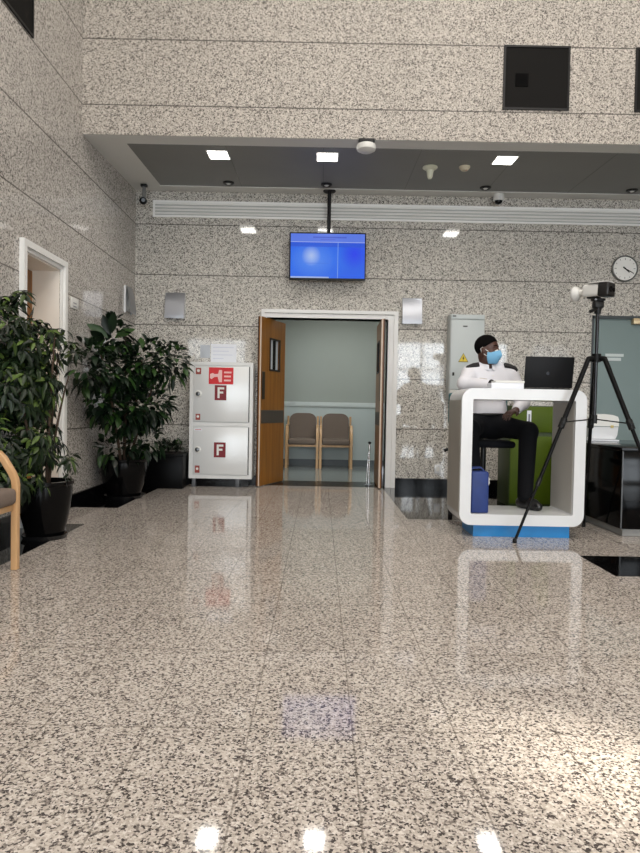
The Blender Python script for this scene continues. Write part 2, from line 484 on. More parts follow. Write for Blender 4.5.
# left door: white architrave, cream reveal, wooden leaf
b = MB()
def arch(y0, y1, zt, w, t, m): m.prism([(XL-0.002, x, z) for x, y, z in U(y0, y1, zt, w, w, 0)], (t, 0, 0))
arch(DY0, DY1, DZ, 0.04, 0.02, b); arch(DY0-0.03, DY1+0.03, DZ+0.03, 0.05, 0.04, b)
struct('trim_7', b, M_WHITEPAINT)
b = MB(); dp = 0.26
b.prism([(XL-dp, x, z) for x, y, z in U(DY0+0.012, DY1-0.012, DZ-0.012, 0.0119, 0.0119, 0)], (dp-0.003, 0, 0))
struct('trim_8', b, M_PLASTER)
b = MB(); b.box((XL-dp-0.02, DY0+0.012, 0.004), (XL-dp+0.025, DY1-0.012, DZ-0.02)); d1 = struct('door_1', b, M_ORANGE, smooth=0)
b = MB(); b.cyl((XL-dp+0.02, DY0+0.1, 1.0), (XL-dp+0.07, DY0+0.1, 1.0), 0.01); b.cyl((XL-dp+0.065, DY0+0.1, 1.0), (XL-dp+0.065, DY0+0.22, 1.0), 0.009)
obj('door_handle', b, M_STEEL, d1)

# frosted glass door at the right
b = MB()
b.box((GX0, YB+0.02, 0), (GX0+0.94, YB+0.032, GZ-0.01)); b.box((GX0+0.943, YB+0.0205, 0), (GX1, YB+0.0325, GZ-0.01)); b.box((GX0+0.92, YB+0.033, 0), (GX0+0.96, YB+0.04, GZ-0.01))
gd = struct('door_4', b, mat('frosted_glass', (128, 146, 146), 0.22, spec=0.4, var=0.02, vscale=1.5), smooth=0)
b = MB()
b.box((GX0-0.005, YB-0.012, 0), (GX0+0.02, YB+0.06, GZ+0.01)); b.box((GX0-0.005, YB-0.012, GZ-0.025), (GX1, YB+0.06, GZ+0.012))
obj('frame', b, mat('anodised_dark', (70, 76, 78), 0.4, metal=0.5), gd)
a = P(606, 353.5, YB); c = P(624, 362, YB)
b = MB(); zz = a.z
b.box((a.x, YB+0.014, a.z-0.035), (c.x, YB+0.02, a.z)); b.box((a.x, YB+0.014, a.z-0.085), (c.x-0.03, YB+0.02, a.z-0.048))
obj('notice_strip', b, mat('strip_white', (206, 216, 216), 0.5), gd)
a = P(632, 319.5, YB); 
b = MB(); b.box((a.x, YB-0.05, a.z-0.06), (a.x+0.3, YB+0.02, a.z+0.01), 0.006); obj('closer', b, mat('brass_cover', (196, 176, 140), 0.35, metal=0.4), gd)
b = MB(); b.cyl((GX0+0.88, YB-0.04, 0.85), (GX0+0.88, YB-0.04, 1.35), 0.014); b.cyl((GX0+0.88, YB-0.04, 0.9), (GX0+0.88, YB+0.03, 0.9), 0.01); b.cyl((GX0+0.88, YB-0.04, 1.3), (GX0+0.88, YB+0.03, 1.3), 0.01)
obj('handle', b, M_STEEL, gd)

# ------------------------------------------------------------------ things high on the walls and ceiling
# black square speaker panels let into the walls
def panel_y(x0, x1, z0, z1, lab, more):
    t = thing('wall_panel', lab, 'wall panel', ((x0+x1)/2, YL, z0), 'black square panels in the granite')
    m = MB(); m.box((x0, YL-0.006, z0), (x1, YL+0.0, z1)); obj('backing', m, M_MATTEBLACK, t)
    e = 0.018; m = MB(); m.ring(rect(x0, x1, z0, z1, YL-0.014), rect(x0+e, x1-e, z0+e, z1-e, YL-0.014), (0, 0.008, 0))
    obj('rim', m, M_BLACK, t)
    if more:
        m = MB(); xm = x0+(x1-x0)*0.28; zm = z0+(z1-z0)*0.46; m.box((xm-0.06, YL-0.012, zm-0.06), (xm+0.06, YL-0.006, zm+0.06)); obj('sensor', m, mat('sensor_black', (8, 8, 8), 0.9, spec=0.1), t)
a = P(504, 45.5, YL); c = P(568.5, 111, YL)
panel_y(a.x, c.x, c.z, a.z, 'black square wall panel with a small sensor, set high above the clock side', True)
a2 = P(636, 47, YL)
panel_y(a2.x, a2.x+0.6, c.z, a.z, 'black square wall panel cut off by the photo\'s right edge', False)
# on the left wall: the panel's near edge runs out of the frame
r = ray(32.5, 20); yy = XL/r.x*r.y; zlo = H + ray(32.5, 38.5).z*(XL/ray(32.5, 38.5).x)
t = thing('wall_panel', 'black panel high on the left wall, cut by the photo\'s top left corner', 'wall panel', (XL, yy-0.3, zlo), 'black square panels in the granite')
b = MB(); b.box((XL, yy-0.62, zlo), (XL+0.006, yy, zlo+0.6)); obj('backing', b, M_MATTEBLACK, t)
b = MB(); e = 0.018; b.ring([(XL+0.006, q[0], q[2]) for q in rect(yy-0.62, yy, zlo, zlo+0.6, 0)], [(XL+0.006, q[0], q[2]) for q in rect(yy-0.62+e, yy-e, zlo+e, zlo+0.6-e, 0)], (0.008, 0, 0))
obj('rim', b, M_BLACK, t)

# linear air vent
a = P(153.5, 200.5, YB); c = P(153.5, 217, YB)
vx0, vz1, vz0 = a.x, a.z, c.z; vx1 = 6.3
t = thing('air_vent', 'long white slotted air vent running along the top of the back wall', 'air vent', ((vx0+vx1)/2, YB, vz0))
b = MB(); e = 0.022
b.ring(rect(vx0, vx1, vz0, vz1, YB-0.02), rect(vx0+e, vx1-e, vz0+e, vz1-e, YB-0.02), (0, 0.02, 0))
obj('frame', b, mat('vent_white', (250, 250, 248), 0.45), t)
b = MB(); b.box((vx0+e, YB-0.004, vz0+e), (vx1-e, YB-0.001, vz1-e)); obj('backing', b, mat('vent_back', (190, 190, 187), 0.7), t)
for k in range(4):
    z = vz0+e+(vz1-vz0-2*e)*(k+0.5)/4
    b = MB(); b.prism([(vx0+e, YB-0.016, z-0.006), (vx0+e, YB-0.005, z+0.016), (vx0+e, YB-0.005, z+0.020), (vx0+e, YB-0.018, z-0.002)], (vx1-vx0-2*e, 0, 0))
    obj('slat', b, mat('vent_slat', (246, 246, 243), 0.45), t)

# square ceiling lights
labs = ['square lit ceiling light above the fire cabinet side', 'square lit ceiling light above the hanging television', 'square lit ceiling light between the alarm cone and the photo\'s right edge']
def ceil_light(x0, x1, n):
    ya, yb_ = 6.40, 6.62
    t = thing('ceiling_light', labs[n], 'ceiling light', ((x0+x1)/2, (ya+yb_)/2, cz(6.4)-0.008), 'square lights in the dark ceiling')
    m = slab(x0-0.012, ya-0.012, x1+0.012, yb_+0.012, 0.011, 0.005); obj('frame', m, M_WHITEPAINT, t)
    m = slab(x0, ya, x1, yb_, 0.013, 0.003); obj('diffuser', m, mat('lit_diffuser', (255, 255, 255), 0.5, emit=(255, 250, 240), estr=9), t)
for n, (xa, xb) in enumerate(((207.0, 226.3), (317.3, 337.6), (498.2, 517.8))):
    ceil_light(P(xa, 153, 6.4).x, P(xb, 153, 6.4).x, n)

# recessed dark downlights
dl = ['leftmost round downlight, sunk in the dark ceiling over the vent', 'round downlight just above the television pole', 'round downlight above the small white dome camera', 'round downlight at the photo\'s right edge over the clock']
proto = None
for n, (x, y) in enumerate(((228.5, 183), (326.5, 186), (485.5, 189.3), (632, 191))):
    Y = 7.40; p = P(x, y, Y)
    if proto is None:
        t = thing('downlight', dl[0], 'downlight', (p.x, Y, cz(Y)-0.006), 'round downlights along the back of the ceiling')
        b = MB(); b.lathe([(0.028, -0.018), (0.05, -0.02), (0.062, -0.012), (0.064, 0.0)], t.location); obj('ring', b, M_BLACK, t)
        b = MB(); b.lathe([(0.0, -0.024), (0.018, -0.022), (0.028, -0.014), (0.03, 0.0)], t.location); obj('bulb', b, M_WHITEPL, t)  # bulb coloured white to imitate bright chrome glints
        proto = t
    else:
        t = copy_tree(proto); t.location = (p.x, Y, cz(Y)-0.006); t['label'] = dl[n]

# white access point under the front edge
p = P(366.5, 147, 6.02); Y = 6.06
t = thing('ceiling_access_point', 'white round wireless unit with a black base under the granite edge', 'wireless unit', (p.x, Y, cz(Y)-0.12))
b = MB(); b.box((p.x-0.075, Y-0.05, cz(Y)-0.042), (p.x+0.075, Y+0.05, cz(Y)-0.001), 0.008); obj('base', b, M_BLACK, t)
b = MB(); b.lathe([(0.0, -0.112), (0.06, -0.110), (0.086, -0.095), (0.09, -0.07), (0.088, -0.05), (0.07, -0.041), (0, -0.041)], (p.x, Y, cz(Y))); obj('shell', b, M_WHITEPL, t)
# alarm cone
Y = 6.75; p = P(430, 172, Y)
t = thing('ceiling_alarm', 'cream funnel-shaped alarm unit hanging from the dark ceiling', 'alarm', (p.x, Y, cz(Y)-0.14))
b = MB(); b.lathe([(0, -0.006), (0.075, -0.006), (0.078, -0.018), (0.06, -0.032), (0.04, -0.045), (0, -0.045)], (p.x, Y, cz(Y))); obj('flange', b, mat('cream_plastic', (212, 212, 190), 0.45), t)
b = MB(); b.lathe([(0.04, -0.045), (0.034, -0.07), (0.028, -0.11), (0.018, -0.13), (0, -0.134)], (p.x, Y, cz(Y))); obj('horn', b, MATS['cream_plastic'], t)
# smoke detector
Y = 6.72; p = P(464.5, 173, Y)
t = thing('smoke_detector', 'small round beige smoke detector with a red mark on the dark ceiling', 'smoke detector', (p.x, Y, cz(Y)-0.06))
b = MB(); b.lathe([(0, -0.03), (0.05, -0.03), (0.056, -0.02), (0.056, -0.006), (0, -0.006)], (p.x, Y, cz(Y))); obj('base', b, mat('beige_plastic', (206, 196, 172), 0.45), t)
b = MB(); b.lathe([(0, -0.052), (0.03, -0.05), (0.04, -0.042), (0.042, -0.03), (0, -0.03)], (p.x, Y, cz(Y))); obj('chamber', b, MATS['beige_plastic'], t)
b = MB(); b.lathe([(0, -0.056), (0.006, -0.055), (0.007, -0.05)], (p.x+0.012, Y-0.022, cz(Y)+0.004), 12); obj('lamp', b, M_RED, t)
# dome camera
Y = 7.66; p = P(498.5, 200, Y)
t = thing('ceiling_camera', 'small white dome camera with black lens ball at the back of the ceiling', 'camera', (p.x, Y, cz(Y)-0.13))
b = MB(); b.lathe([(0, -0.002), (0.06, -0.002), (0.063, -0.03), (0.063, -0.075), (0.055, -0.085), (0, -0.085)], (p.x, Y, cz(Y))); obj('housing', b, M_WHITEPL, t)
b = MB(); b.lathe([(0.046, -0.085), (0.042, -0.105), (0.026, -0.12), (0, -0.126)], (p.x, Y, cz(Y))); obj('dome', b, mat('smoked_dome', (8, 8, 9), 0.12, spec=0.15), t)
# corner camera on a bracket
Y = 7.55; p = P(143.5, 190.5, Y); x = p.x; zc_ = cz(Y)
t = thing('security_camera', 'black security camera on a grey bracket in the left ceiling corner', 'camera', (x, Y, zc_-0.24))
b = MB(); b.box((x-0.03, Y-0.03, zc_-0.03), (x+0.04, Y+0.03, zc_-0.001), 0.004); obj('mount_plate', b, M_BLACK, t)
b = MB(); b.cyl((x, Y, zc_-0.03), (x, Y, zc_-0.16), 0.014); b.cyl((x+0.018, Y+0.01, zc_-0.03), (x+0.018, Y+0.01, zc_-0.15), 0.008); obj('bracket', b, mat('bracket_grey', (120, 120, 118), 0.4), t)
b = MB(); b.ell((x, Y-0.01, zc_-0.195), (0.045, 0.05, 0.042)); obj('body', b, M_BLACK, t)
b = MB(); b.cyl((x+0.012, Y-0.04, zc_-0.2), (x+0.018, Y-0.07, zc_-0.205), 0.022); obj('lens', b, MATS['smoked_dome'], t)

# wall sconces: folded steel shells
def sconce_shape(w, h, d):
    """local: wall plane y=0, front towards -y; bowed front leaning out at the bottom"""
    m = MB(); vs = []; fs = []; nz, nx = 8, 8
    for i in range(nz+1):
        for j in range(nx+1):
            u, v = j/nx*2-1, i/nz
            dep = d*(1.0-0.72*v*v)*(0.97+0.03*math.cos(u*PI/2))
            vs.append((u*w/2, -dep, v*h))
    for i in range(nz):
        for j in range(nx):
            k = i*(nx+1)+j; fs.append((k, k+1, k+nx+2, k+nx+1))
    m.raw(vs, fs)
    return m
def sconce_parts(t, w=0.235, h=0.315, d=0.075):
    m = sconce_shape(w, h, d); obj('shell', m, M_STEEL, t)
    m = MB(); m.box((-w/2, -0.02, 0.004), (-w/2+0.004, 0, h-0.004)); m.box((w/2-0.004, -0.02, 0.004), (w/2, 0, h-0.004)); m.box((-w/2+0.02, -0.012, 0.03), (w/2-0.02, 0, h-0.03))
    obj('back_plate', m, mat('sconce_white', (220, 222, 224), 0.35), t)
    m = MB(); m.cyl((0, -0.025, 0.06), (0, -0.025, 0.16), 0.01); obj('bulb', m, mat('bulb_off', (210, 210, 205), 0.3), t)
a = P(174.5, 318.5, YB-0.05)
t = thing('wall_sconce', 'square steel wall light above and left of the fire cabinet', 'wall light', (0, 0, 0), 'square steel wall lights')
sconce_parts(t); t.location = (a.x, YB, a.z); sc0 = t
a = P(412, 324, YB-0.05)
t = copy_tree(sc0); t.location = (a.x, YB, a.z); t['label'] = 'square steel wall light right of the double door'
r = ray(127, 314); Y = XL/r.x*r.y; z = H+r.z*XL/r.x
t = copy_tree(sc0); t.location = (XL, Y, z); t.rotation_euler = (0, 0, PI/2); t['label'] = 'square steel wall light on the left wall above the far plant'

# television on a ceiling pole
Y = 7.60
a = P(289.5, 233.5, Y); c = P(365.5, 279.5, Y)
cx, czv = (a.x+c.x)/2, (a.z+c.z)/2; w, h = 0.902, 0.552
tx = P(329, 220, Y).x
R = Matrix.Translation((cx, Y, czv)) @ Matrix.Rotation(math.radians(-0.3), 4, 'Y') @ Matrix.Translation((-cx, -Y, -czv))
t = thing('television', 'blue-screened television hanging from the ceiling on a black pole', 'television', (tx, Y, czv-h/2))
b = MB(); b.box((cx-w/2, Y-0.02, czv-h/2), (cx+w/2, Y+0.035, czv+h/2), 0.006, mtx=R); obj('housing', b, M_BLACK, t)
def screen_mat():
    m = bpy.data.materials.new('tv_picture'); m.use_nodes = True; nt = m.node_tree; N = nt.nodes.new; L = nt.links.new
    bs = nt.nodes['Principled BSDF']; bs.inputs['Base Color'].default_value = (0.01, 0.01, 0.02, 1); bs.inputs['Roughness'].default_value = 0.15
    tc = N('ShaderNodeTexCoord'); sp = N('ShaderNodeSeparateXYZ'); L(tc.outputs['Generated'], sp.inputs[0])
    def step(src, lo, hi):
        g1 = N('ShaderNodeMath'); g1.operation = 'GREATER_THAN'; g1.inputs[1].default_value = lo; L(src, g1.inputs[0])
        g2 = N('ShaderNodeMath'); g2.operation = 'LESS_THAN'; g2.inputs[1].default_value = hi; L(src, g2.inputs[0])
        mu = N('ShaderNodeMath'); mu.operation = 'MULTIPLY'; L(g1.outputs[0], mu.inputs[0]); L(g2.outputs[0], mu.inputs[1]); return mu.outputs[0]
    def mulm(a_, b_):
        mu = N('ShaderNodeMath'); mu.operation = 'MULTIPLY'; L(a_, mu.inputs[0])
        if isinstance(b_, float): mu.inputs[1].default_value = b_
        else: L(b_, mu.inputs[1])
        return mu.outputs[0]
    def blob(cx_, cz_, rx, rz):
        mp = N('ShaderNodeMapping'); mp.vector_type = 'POINT'; L(tc.outputs['Generated'], mp.inputs['Vector'])
        mp.inputs['Scale'].default_value = (1/rx, 0.0, 1/rz); mp.inputs['Location'].default_value = (-cx_/rx, 0, -cz_/rz)
        gr = N('ShaderNodeTexGradient'); gr.gradient_type = 'SPHERICAL'; L(mp.outputs[0], gr.inputs['Vector']); return gr.outputs['Fac']
    X, Z = sp.outputs['X'], sp.outputs['Z']
    col = None
    def mix(fac, c_, prev):
        mx = N('ShaderNodeMix'); mx.data_type = 'RGBA'; L(fac, mx.inputs['Factor']); mx.inputs['B'].default_value = lin(c_)
        if isinstance(prev, tuple): mx.inputs['A'].default_value = lin(prev)
        else: L(prev, mx.inputs['A'])
        return mx.outputs['Result']
    col = mix(blob(0.30, 0.40, 0.55, 0.6), (44, 128, 252), (18, 100, 246))
    col = mix(blob(0.86, 0.55, 0.2, 0.35), (8, 56, 250), col)
    col = mix(mulm(blob(0.30, 0.42, 0.30, 0.42), 0.45), (120, 170, 255), col)
    col = mix(mulm(blob(0.28, 0.50, 0.13, 0.24), 0.8), (200, 220, 255), col)
    col = mix(mulm(step(Z, 0.70, 0.80), 0.75), (20, 84, 226), col)
    col = mix(step(Z, 0.805, 2.0), (92, 128, 242), col)
    col = mix(mulm(mulm(step(Z, 0.90, 0.93), step(X, 0.3, 0.75)), 0.8), (58, 84, 216), col)
    col = mix(mulm(mulm(step(Z, 0.855, 0.875), step(X, 0.4, 0.6)), 0.8), (80, 104, 226), col)
    col = mix(mulm(step(Z, 0.80, 0.815), 0.7), (190, 205, 250), col)
    col = mix(mulm(mulm(step(X, 0.633, 0.642), step(Z, 0.0, 0.80)), 0.6), (150, 195, 250), col)
    col = mix(mulm(mulm(step(Z, 0.0, 0.035), step(X, 0.0, 0.52)), 0.8), (190, 208, 240), col)
    col = mix(mulm(mulm(step(Z, 0.32, 0.345), step(X, 0.2, 0.52)), 0.35), (60, 120, 240), col)
    bs.inputs['Emission Strength'].default_value = 0.8
    L(col, bs.inputs['Emission Color'])
    return m
b = MB(); b.box((cx-w/2+0.016, Y-0.023, czv-h/2+0.018), (cx+w/2-0.014, Y-0.0195, czv+h/2-0.016), mtx=R); obj('screen', b, screen_mat(), t, 0)
b = MB(); b.cyl((tx, Y+0.06, czv+0.02), (tx, Y+0.06, cz(Y)-0.014), 0.022); b.box((tx-0.1, Y+0.036, czv-0.1), (tx+0.1, Y+0.06, czv+0.1)); obj('mount_pole', b, M_BLACK, t)
b = MB(); b.lathe([(0, -0.014), (0.07, -0.014), (0.075, -0.008), (0.075, -0.001), (0, -0.001)], (tx, Y+0.06, cz(Y))); obj('ceiling_plate', b, M_BLACK, t)
b = MB(); b.box((tx-0.12, Y+0.0, czv+h/2), (tx-0.02, Y+0.03, czv+h/2+0.025), 0.003); obj('signal_box', b, M_WHITEPL, t)

# wall clock
p = P(624, 269, YB)
t = thing('wall_clock', 'round white wall clock with black hands above the glass door', 'clock', (p.x, YB, p.z-0.155))
RX = Matrix.Rotation(PI/2, 4, 'X')
b = MB(); b.lathe([(0, 0), (0.152, 0), (0.158, 0.012), (0.156, 0.034), (0.148, 0.04), (0.142, 0.034), (0.14, 0.024), (0, 0.024)], (p.x, YB, p.z), 48, mtx=RX); obj('case', b, mat('clock_rim', (118, 120, 118), 0.35, metal=0.4), t)
b = MB(); b.lathe([(0, 0.027), (0.141, 0.027), (0.141, 0.024)], (p.x, YB, p.z), 48, mtx=RX); obj('dial', b, mat('dial_white', (246, 246, 242), 0.5), t)
b = MB()
for k in range(12):
    A = Matrix.Translation((p.x, YB-0.028, p.z)) @ Matrix.Rotation(k*PI/6, 4, 'Y')
    b = MB(); b.box((-0.003, -0.001, 0.112 if k % 3 else 0.102), (0.003, 0.001, 0.126), mtx=A); obj('hour_mark', b, mat('mark_grey', (110, 110, 110), 0.6), t)

def hand(nm, ang, ln, w):
    A = Matrix.Translation((p.x, YB-0.031, p.z)) @ Matrix.Rotation(math.radians(ang), 4, 'Y')
    m = MB(); m.prism([A @ Vector(q) for q in ((-w, 0, -0.03), (w, 0, -0.03), (w*0.8, 0, ln), (-w*0.8, 0, ln))], (0, -0.002, 0)); obj(nm, m, M_BLACK, t)
hand('hour_hand', 131, 0.07, 0.007); hand('minute_hand', 119, 0.115, 0.005)
b = MB(); b.lathe([(0, 0.035), (0.009, 0.035), (0.009, 0.027)], (p.x, YB, p.z), 16, mtx=RX); obj('hub', b, M_BLACK, t)

# paper notice and door sign
a = P(211, 344, YB); c = P(236.3, 362.5, YB)
b = MB(); vs = []; fs = []
b.box((a.x, YB-0.006, c.z), (c.x, YB-0.001, a.z)); 
t = single('paper_notice', b, M_PAPER, 'white paper notice on the granite wall above the fire cabinet', 'notice')
b = MB()
for k, (u0, u1) in enumerate(((0.08, 0.9), (0.08, 0.7), (0.08, 0.85), (0.08, 0.5))):
    z = a.z-0.04-k*0.045; b.box((a.x+(c.x-a.x)*u0, YB-0.0068, z-0.004), (a.x+(c.x-a.x)*u1, YB-0.0058, z+0.004))
obj('faint_text', b, mat('faint_ink', (200, 206, 222), 0.6), t)
a = P(200.5, 345, YB); c = P(210, 358, YB)
b = MB(); b.box((a.x, YB-0.004, c.z), (c.x, YB-0.001, a.z)); single('clear_sleeve', b, mat('clear_plastic', (168, 172, 178), 0.15), 'small clear plastic sleeve left of the white paper notice', 'plastic sleeve')
ra, rc = ray(69.5, 296), ray(77.3, 310)
ya, yc_ = XL/ra.x*ra.y, XL/rc.x*rc.y; za = H+ray(69.5, 296).z*XL/ra.x; zb = H+ray(69.5, 307).z*XL/ra.x
b = MB(); b.box((XL+0.001, ya+0.015, zb), (XL+0.012, yc_, za), 0.002); t = single('door_sign', b, M_WHITEPL, 'small white room sign on the wall beside the left doorway', 'sign')
b = MB()
for k in range(2):
    z = za-0.05-k*0.03; b.box((XL+0.0115, ya+0.06, z-0.006), (XL+0.0128, yc_-0.05, z+0.006))
obj('sign_text', b, mat('sign_ink', (150, 152, 158), 0.6), t)

# wall socket beside the counter
a = P(434.5, 464.5, YB); c = P(440.5, 473.5, YB)
t = thing('wall_socket', 'small white wall socket low on the granite beside the white counter', 'socket', ((a.x+c.x)/2, YB, c.z))
b = MB(); b.box((a.x, YB-0.012, c.z), (c.x, YB-0.0005, a.z), 0.003); obj('plate', b, M_WHITE, t)
b = MB(); b.box((a.x+0.02, YB-0.015, c.z+0.03), (c.x-0.02, YB-0.012, a.z-0.03)); obj('rocker', b, M_WHITEPL, t)

# ------------------------------------------------------------------ fire hose cabinet
Y0 = 7.52
a = P(190.3, 361.5, Y0); c = P(252.3, 478.5, Y0)
x0, x1 = a.x, P(252.6, 400, Y0).x; z1, z0 = P(222, 362.3, Y0).z, P(222, 478.6, Y0).z
t = thing('fire_cabinet', 'silver two-door fire hose cabinet with red F signs beside the double door', 'fire cabinet', ((x0+x1)/2, (Y0+YB)/2, 0))
M_SILVER = mat('silver_enamel', (224, 226, 226), 0.3, metal=0.12)
M_SILVERD = mat('silver_frame', (222, 223, 222), 0.35)
b = MB(); e = 0.035
zm = P(222, 424.5, Y0).z
b.box((x0, Y0+0.012, z0), (x1, YB, z1))
b.ring(rect(x0-0.002, x1+0.002, z0-0.002, z1+0.002, Y0), rect(x0+e, x1-e, z0+e, z1-e, Y0), (0, 0.02, 0)); b.box((x0+e-0.001, Y0+0.001, zm-0.02), (x1-e+0.001, Y0+0.019, zm+0.02))
obj('body', b, M_SILVERD, t)
fm = MB(); fm.box((x0+0.05, Y0+0.06, 0.002), (x1-0.05, YB-0.03, z0)); obj('plinth', fm, M_BASE, t)
for xx in (x0+0.03, x1-0.19):
    b = MB(); b.box((xx, Y0+0.02, 0.001), (xx+0.045, Y0+0.065, z0), 0.004); obj('foot', b, mat('foot_grey', (90, 92, 96), 0.4), t)
def fdoor(za, zb, up):
    xa, xb = x0+e+0.012, x1-e-0.012
    m = MB(); m.box((xa, Y0-0.006, za), (xb, Y0+0.012, zb), 0.004); d = obj('door', m, M_SILVER, t)
    m = MB(); m.box((xb, Y0+0.004, za), (xb+0.012, Y0+0.013, zb)); obj('gap', m, mat('gap_dark', (64, 66, 68), 0.6), d)
    zl = za+(zb-za)*(0.5 if up else 0.52); xl = xa+0.052
    m = MB(); m.lathe([(0, 0), (0.04, 0), (0.04, 0.004), (0.036, 0.006), (0, 0.006)], (xl, Y0-0.006, zl), 28, mtx=RX); obj('lock_rose', m, M_WHITEPL, d)
    m = MB(); m.lathe([(0, 0.006), (0.026, 0.006), (0.026, 0.014), (0.02, 0.018), (0, 0.018)], (xl, Y0-0.006, zl), 24, mtx=RX); m.box((xl-0.008, Y0-0.032, zl-0.02), (xl+0.008, Y0-0.02, zl+0.02), 0.003); obj('lock', m, mat('lock_grey', (110, 112, 114), 0.3, metal=0.8), d)
    # F plate
    s = 0.088; fx = x0+(x1-x0)*0.49; fz = za+(zb-za)*(0.525 if up else 0.52)
    yy = Y0-0.0075
    m = MB(); m.box((fx-s*0.78, yy-0.002, fz-s), (fx+s*0.78, yy+0.001, fz+s)); g = obj('letter_plate', m, M_MAROON, d)
    m = MB(); q = yy-0.004
    m.prism([(fx+s*u, q, fz+s*v) for u, v in ((-0.4, -0.72), (-0.12, -0.72), (-0.12, -0.1), (0.36, -0.1), (0.36, 0.16), (-0.12, 0.16), (-0.12, 0.45), (0.48, 0.45), (0.48, 0.72), (-0.4, 0.72))], (0, 0.002, 0))
    obj('letter_f', m, M_WHITEPL, d)
    # small stickers
    def sticker(xc, zc2, w, hh, kind):
        m = MB(); m.box((xc-w/2, yy-0.001, zc2-hh/2), (xc+w/2, yy+0.001, zc2+hh/2)); obj('sticker', m, mat('sticker_red', (150, 70, 62), 0.5) if kind else M_PAPER, d)
        m = MB()
        if kind:
            m.lathe([(0, 0), (w*0.28, 0), (w*0.28, 0.002), (0, 0.002)], (xc, yy-0.001, zc2+hh*0.06), 16, mtx=RX); obj('sticker_mark', m, M_WHITEPL, d)
        else:
            m.box((xc-w*0.4, yy-0.002, zc2-hh*0.12), (xc+w*0.4, yy-0.001, zc2+hh*0.16)); obj('sticker_mark', m, mat('sticker_pink', (196, 120, 110), 0.5), d)
    if up:
        sticker(xl, zb-0.06, 0.062, 0.075, True); sticker(xl, za+0.055, 0.055, 0.07, True)
        # red sign with the hand-and-alarm pictogram and lines of lettering
        sx0, sx1, sz0, sz1 = x0+(x1-x0)*0.30, x0+(x1-x0)*0.69, zb-0.21, zb-0.015
        m = MB(); m.box((sx0, yy-0.002, sz0), (sx1, yy+0.001, sz1)); obj('red_sign', m, M_RED, d)
        m = MB(); q = yy-0.004; W, Hh = sx1-sx0, sz1-sz0
        def bb(u0, u1, v0, v1): m.box((sx0+u0*W, q, sz0+v0*Hh), (sx0+u1*W, q+0.002, sz0+v1*Hh))
        for k, (v0, u1) in enumerate(((0.66, 0.92), (0.42, 0.9), (0.18, 0.9))): bb(0.62, u1, v0, v0+0.1)
        obj('sign_lettering', m, mat('sign_pale', (240, 190, 188), 0.5), d)
        m = MB()
        m.prism([(sx0+u*W, q, sz0+v*Hh) for u, v in ((0.05, 0.35), (0.12, 0.3), (0.22, 0.42), (0.36, 0.44), (0.42, 0.12), (0.54, 0.12), (0.54, 0.84), (0.42, 0.86), (0.38, 0.62), (0.24, 0.6), (0.16, 0.66), (0.05, 0.6))], (0, 0.002, 0))
        obj('hand_pictogram', m, MATS['sign_pale'], d)
    else:
        sticker(x0+0.105, zb-0.035, 0.09, 0.03, False); sticker(xl, za+0.06, 0.055, 0.085, True)
fdoor(zm+0.03, z1-e-0.012, True); fdoor(z0+e+0.012, zm-0.03, False)

# ------------------------------------------------------------------ electrical cabinet
Y0 = 7.60
x0, x1 = P(450, 350, Y0).x, P(484.5, 350, Y0).x; z1, z0 = P(467, 314.2, Y0).z, P(467, 389.5, Y0).z
t = thing('electrical_cabinet', 'tall pale grey electrical cabinet with a yellow warning triangle on the wall', 'electrical cabinet', ((x0+x1)/2, YB, z0-0.12))
M_EL = mat('pale_grey_enamel', (196, 203, 203), 0.4)
b = MB(); b.box((x0, Y0+0.015, z0-0.12), (x1, YB, z1), 0.005); obj('body', b, mat('cabinet_body', (182, 187, 186), 0.45), t)
b = MB(); b.box((x0+0.01, Y0, z0), (x1-0.01, Y0+0.015, z1-0.065), 0.004); d = obj('door', b, M_EL, t)
b = MB(); b.box((x0+0.01, Y0, z1-0.058), (x1-0.01, Y0+0.015, z1-0.006), 0.004); obj('top_panel', b, M_EL, t)
b = MB(); b.box((x0+0.01, Y0, z0-0.112), (x1-0.01, Y0+0.015, z0-0.008), 0.004); obj('bottom_panel', b, mat('cabinet_pale', (206, 206, 202), 0.45), t)
p = P(465.3, 326.3, Y0); b = MB(); b.box((p.x-0.026, Y0-0.003, p.z-0.007), (p.x+0.026, Y0, p.z+0.007)); obj('name_plate', b, M_BLACK, d)
p = P(454.5, 316, Y0); b = MB(); b.box((p.x-0.02, Y0-0.003, p.z-0.006), (p.x+0.02, Y0, p.z+0.006)); obj('maker_plate', b, M_BLACK, t)
p = P(453.2, 374, Y0); b = MB(); b.box((p.x-0.012, Y0-0.008, p.z-0.02), (p.x+0.012, Y0, p.z+0.02), 0.003); obj('lock', b, M_BLACK, d)
p = P(463.3, 358, Y0); s = 0.062
def tri(s_, y): return [(p.x-s_, y, p.z-s_*0.8), (p.x+s_, y, p.z-s_*0.8), (p.x, y, p.z+s_*0.95)]
b = MB(); b.prism(tri(s, Y0-0.001), (0, -0.002, 0)); g = obj('warning_triangle', b, mat('warning_border', (120, 112, 50), 0.5), d)
b = MB(); b.prism(tri(s*0.8, Y0-0.003), (0, -0.001, 0)); obj('warning_face', b, mat('warning_yellow', (226, 200, 52), 0.5), d)
b = MB(); b.prism([(p.x+u, Y0-0.004, p.z+v) for u, v in ((0.008, 0.03), (-0.014, -0.006), (-0.002, -0.006), (-0.008, -0.036), (0.014, 0.002), (0.002, 0.002))], (0, -0.001, 0)); obj('lightning_bolt', b, M_BLACK, d)

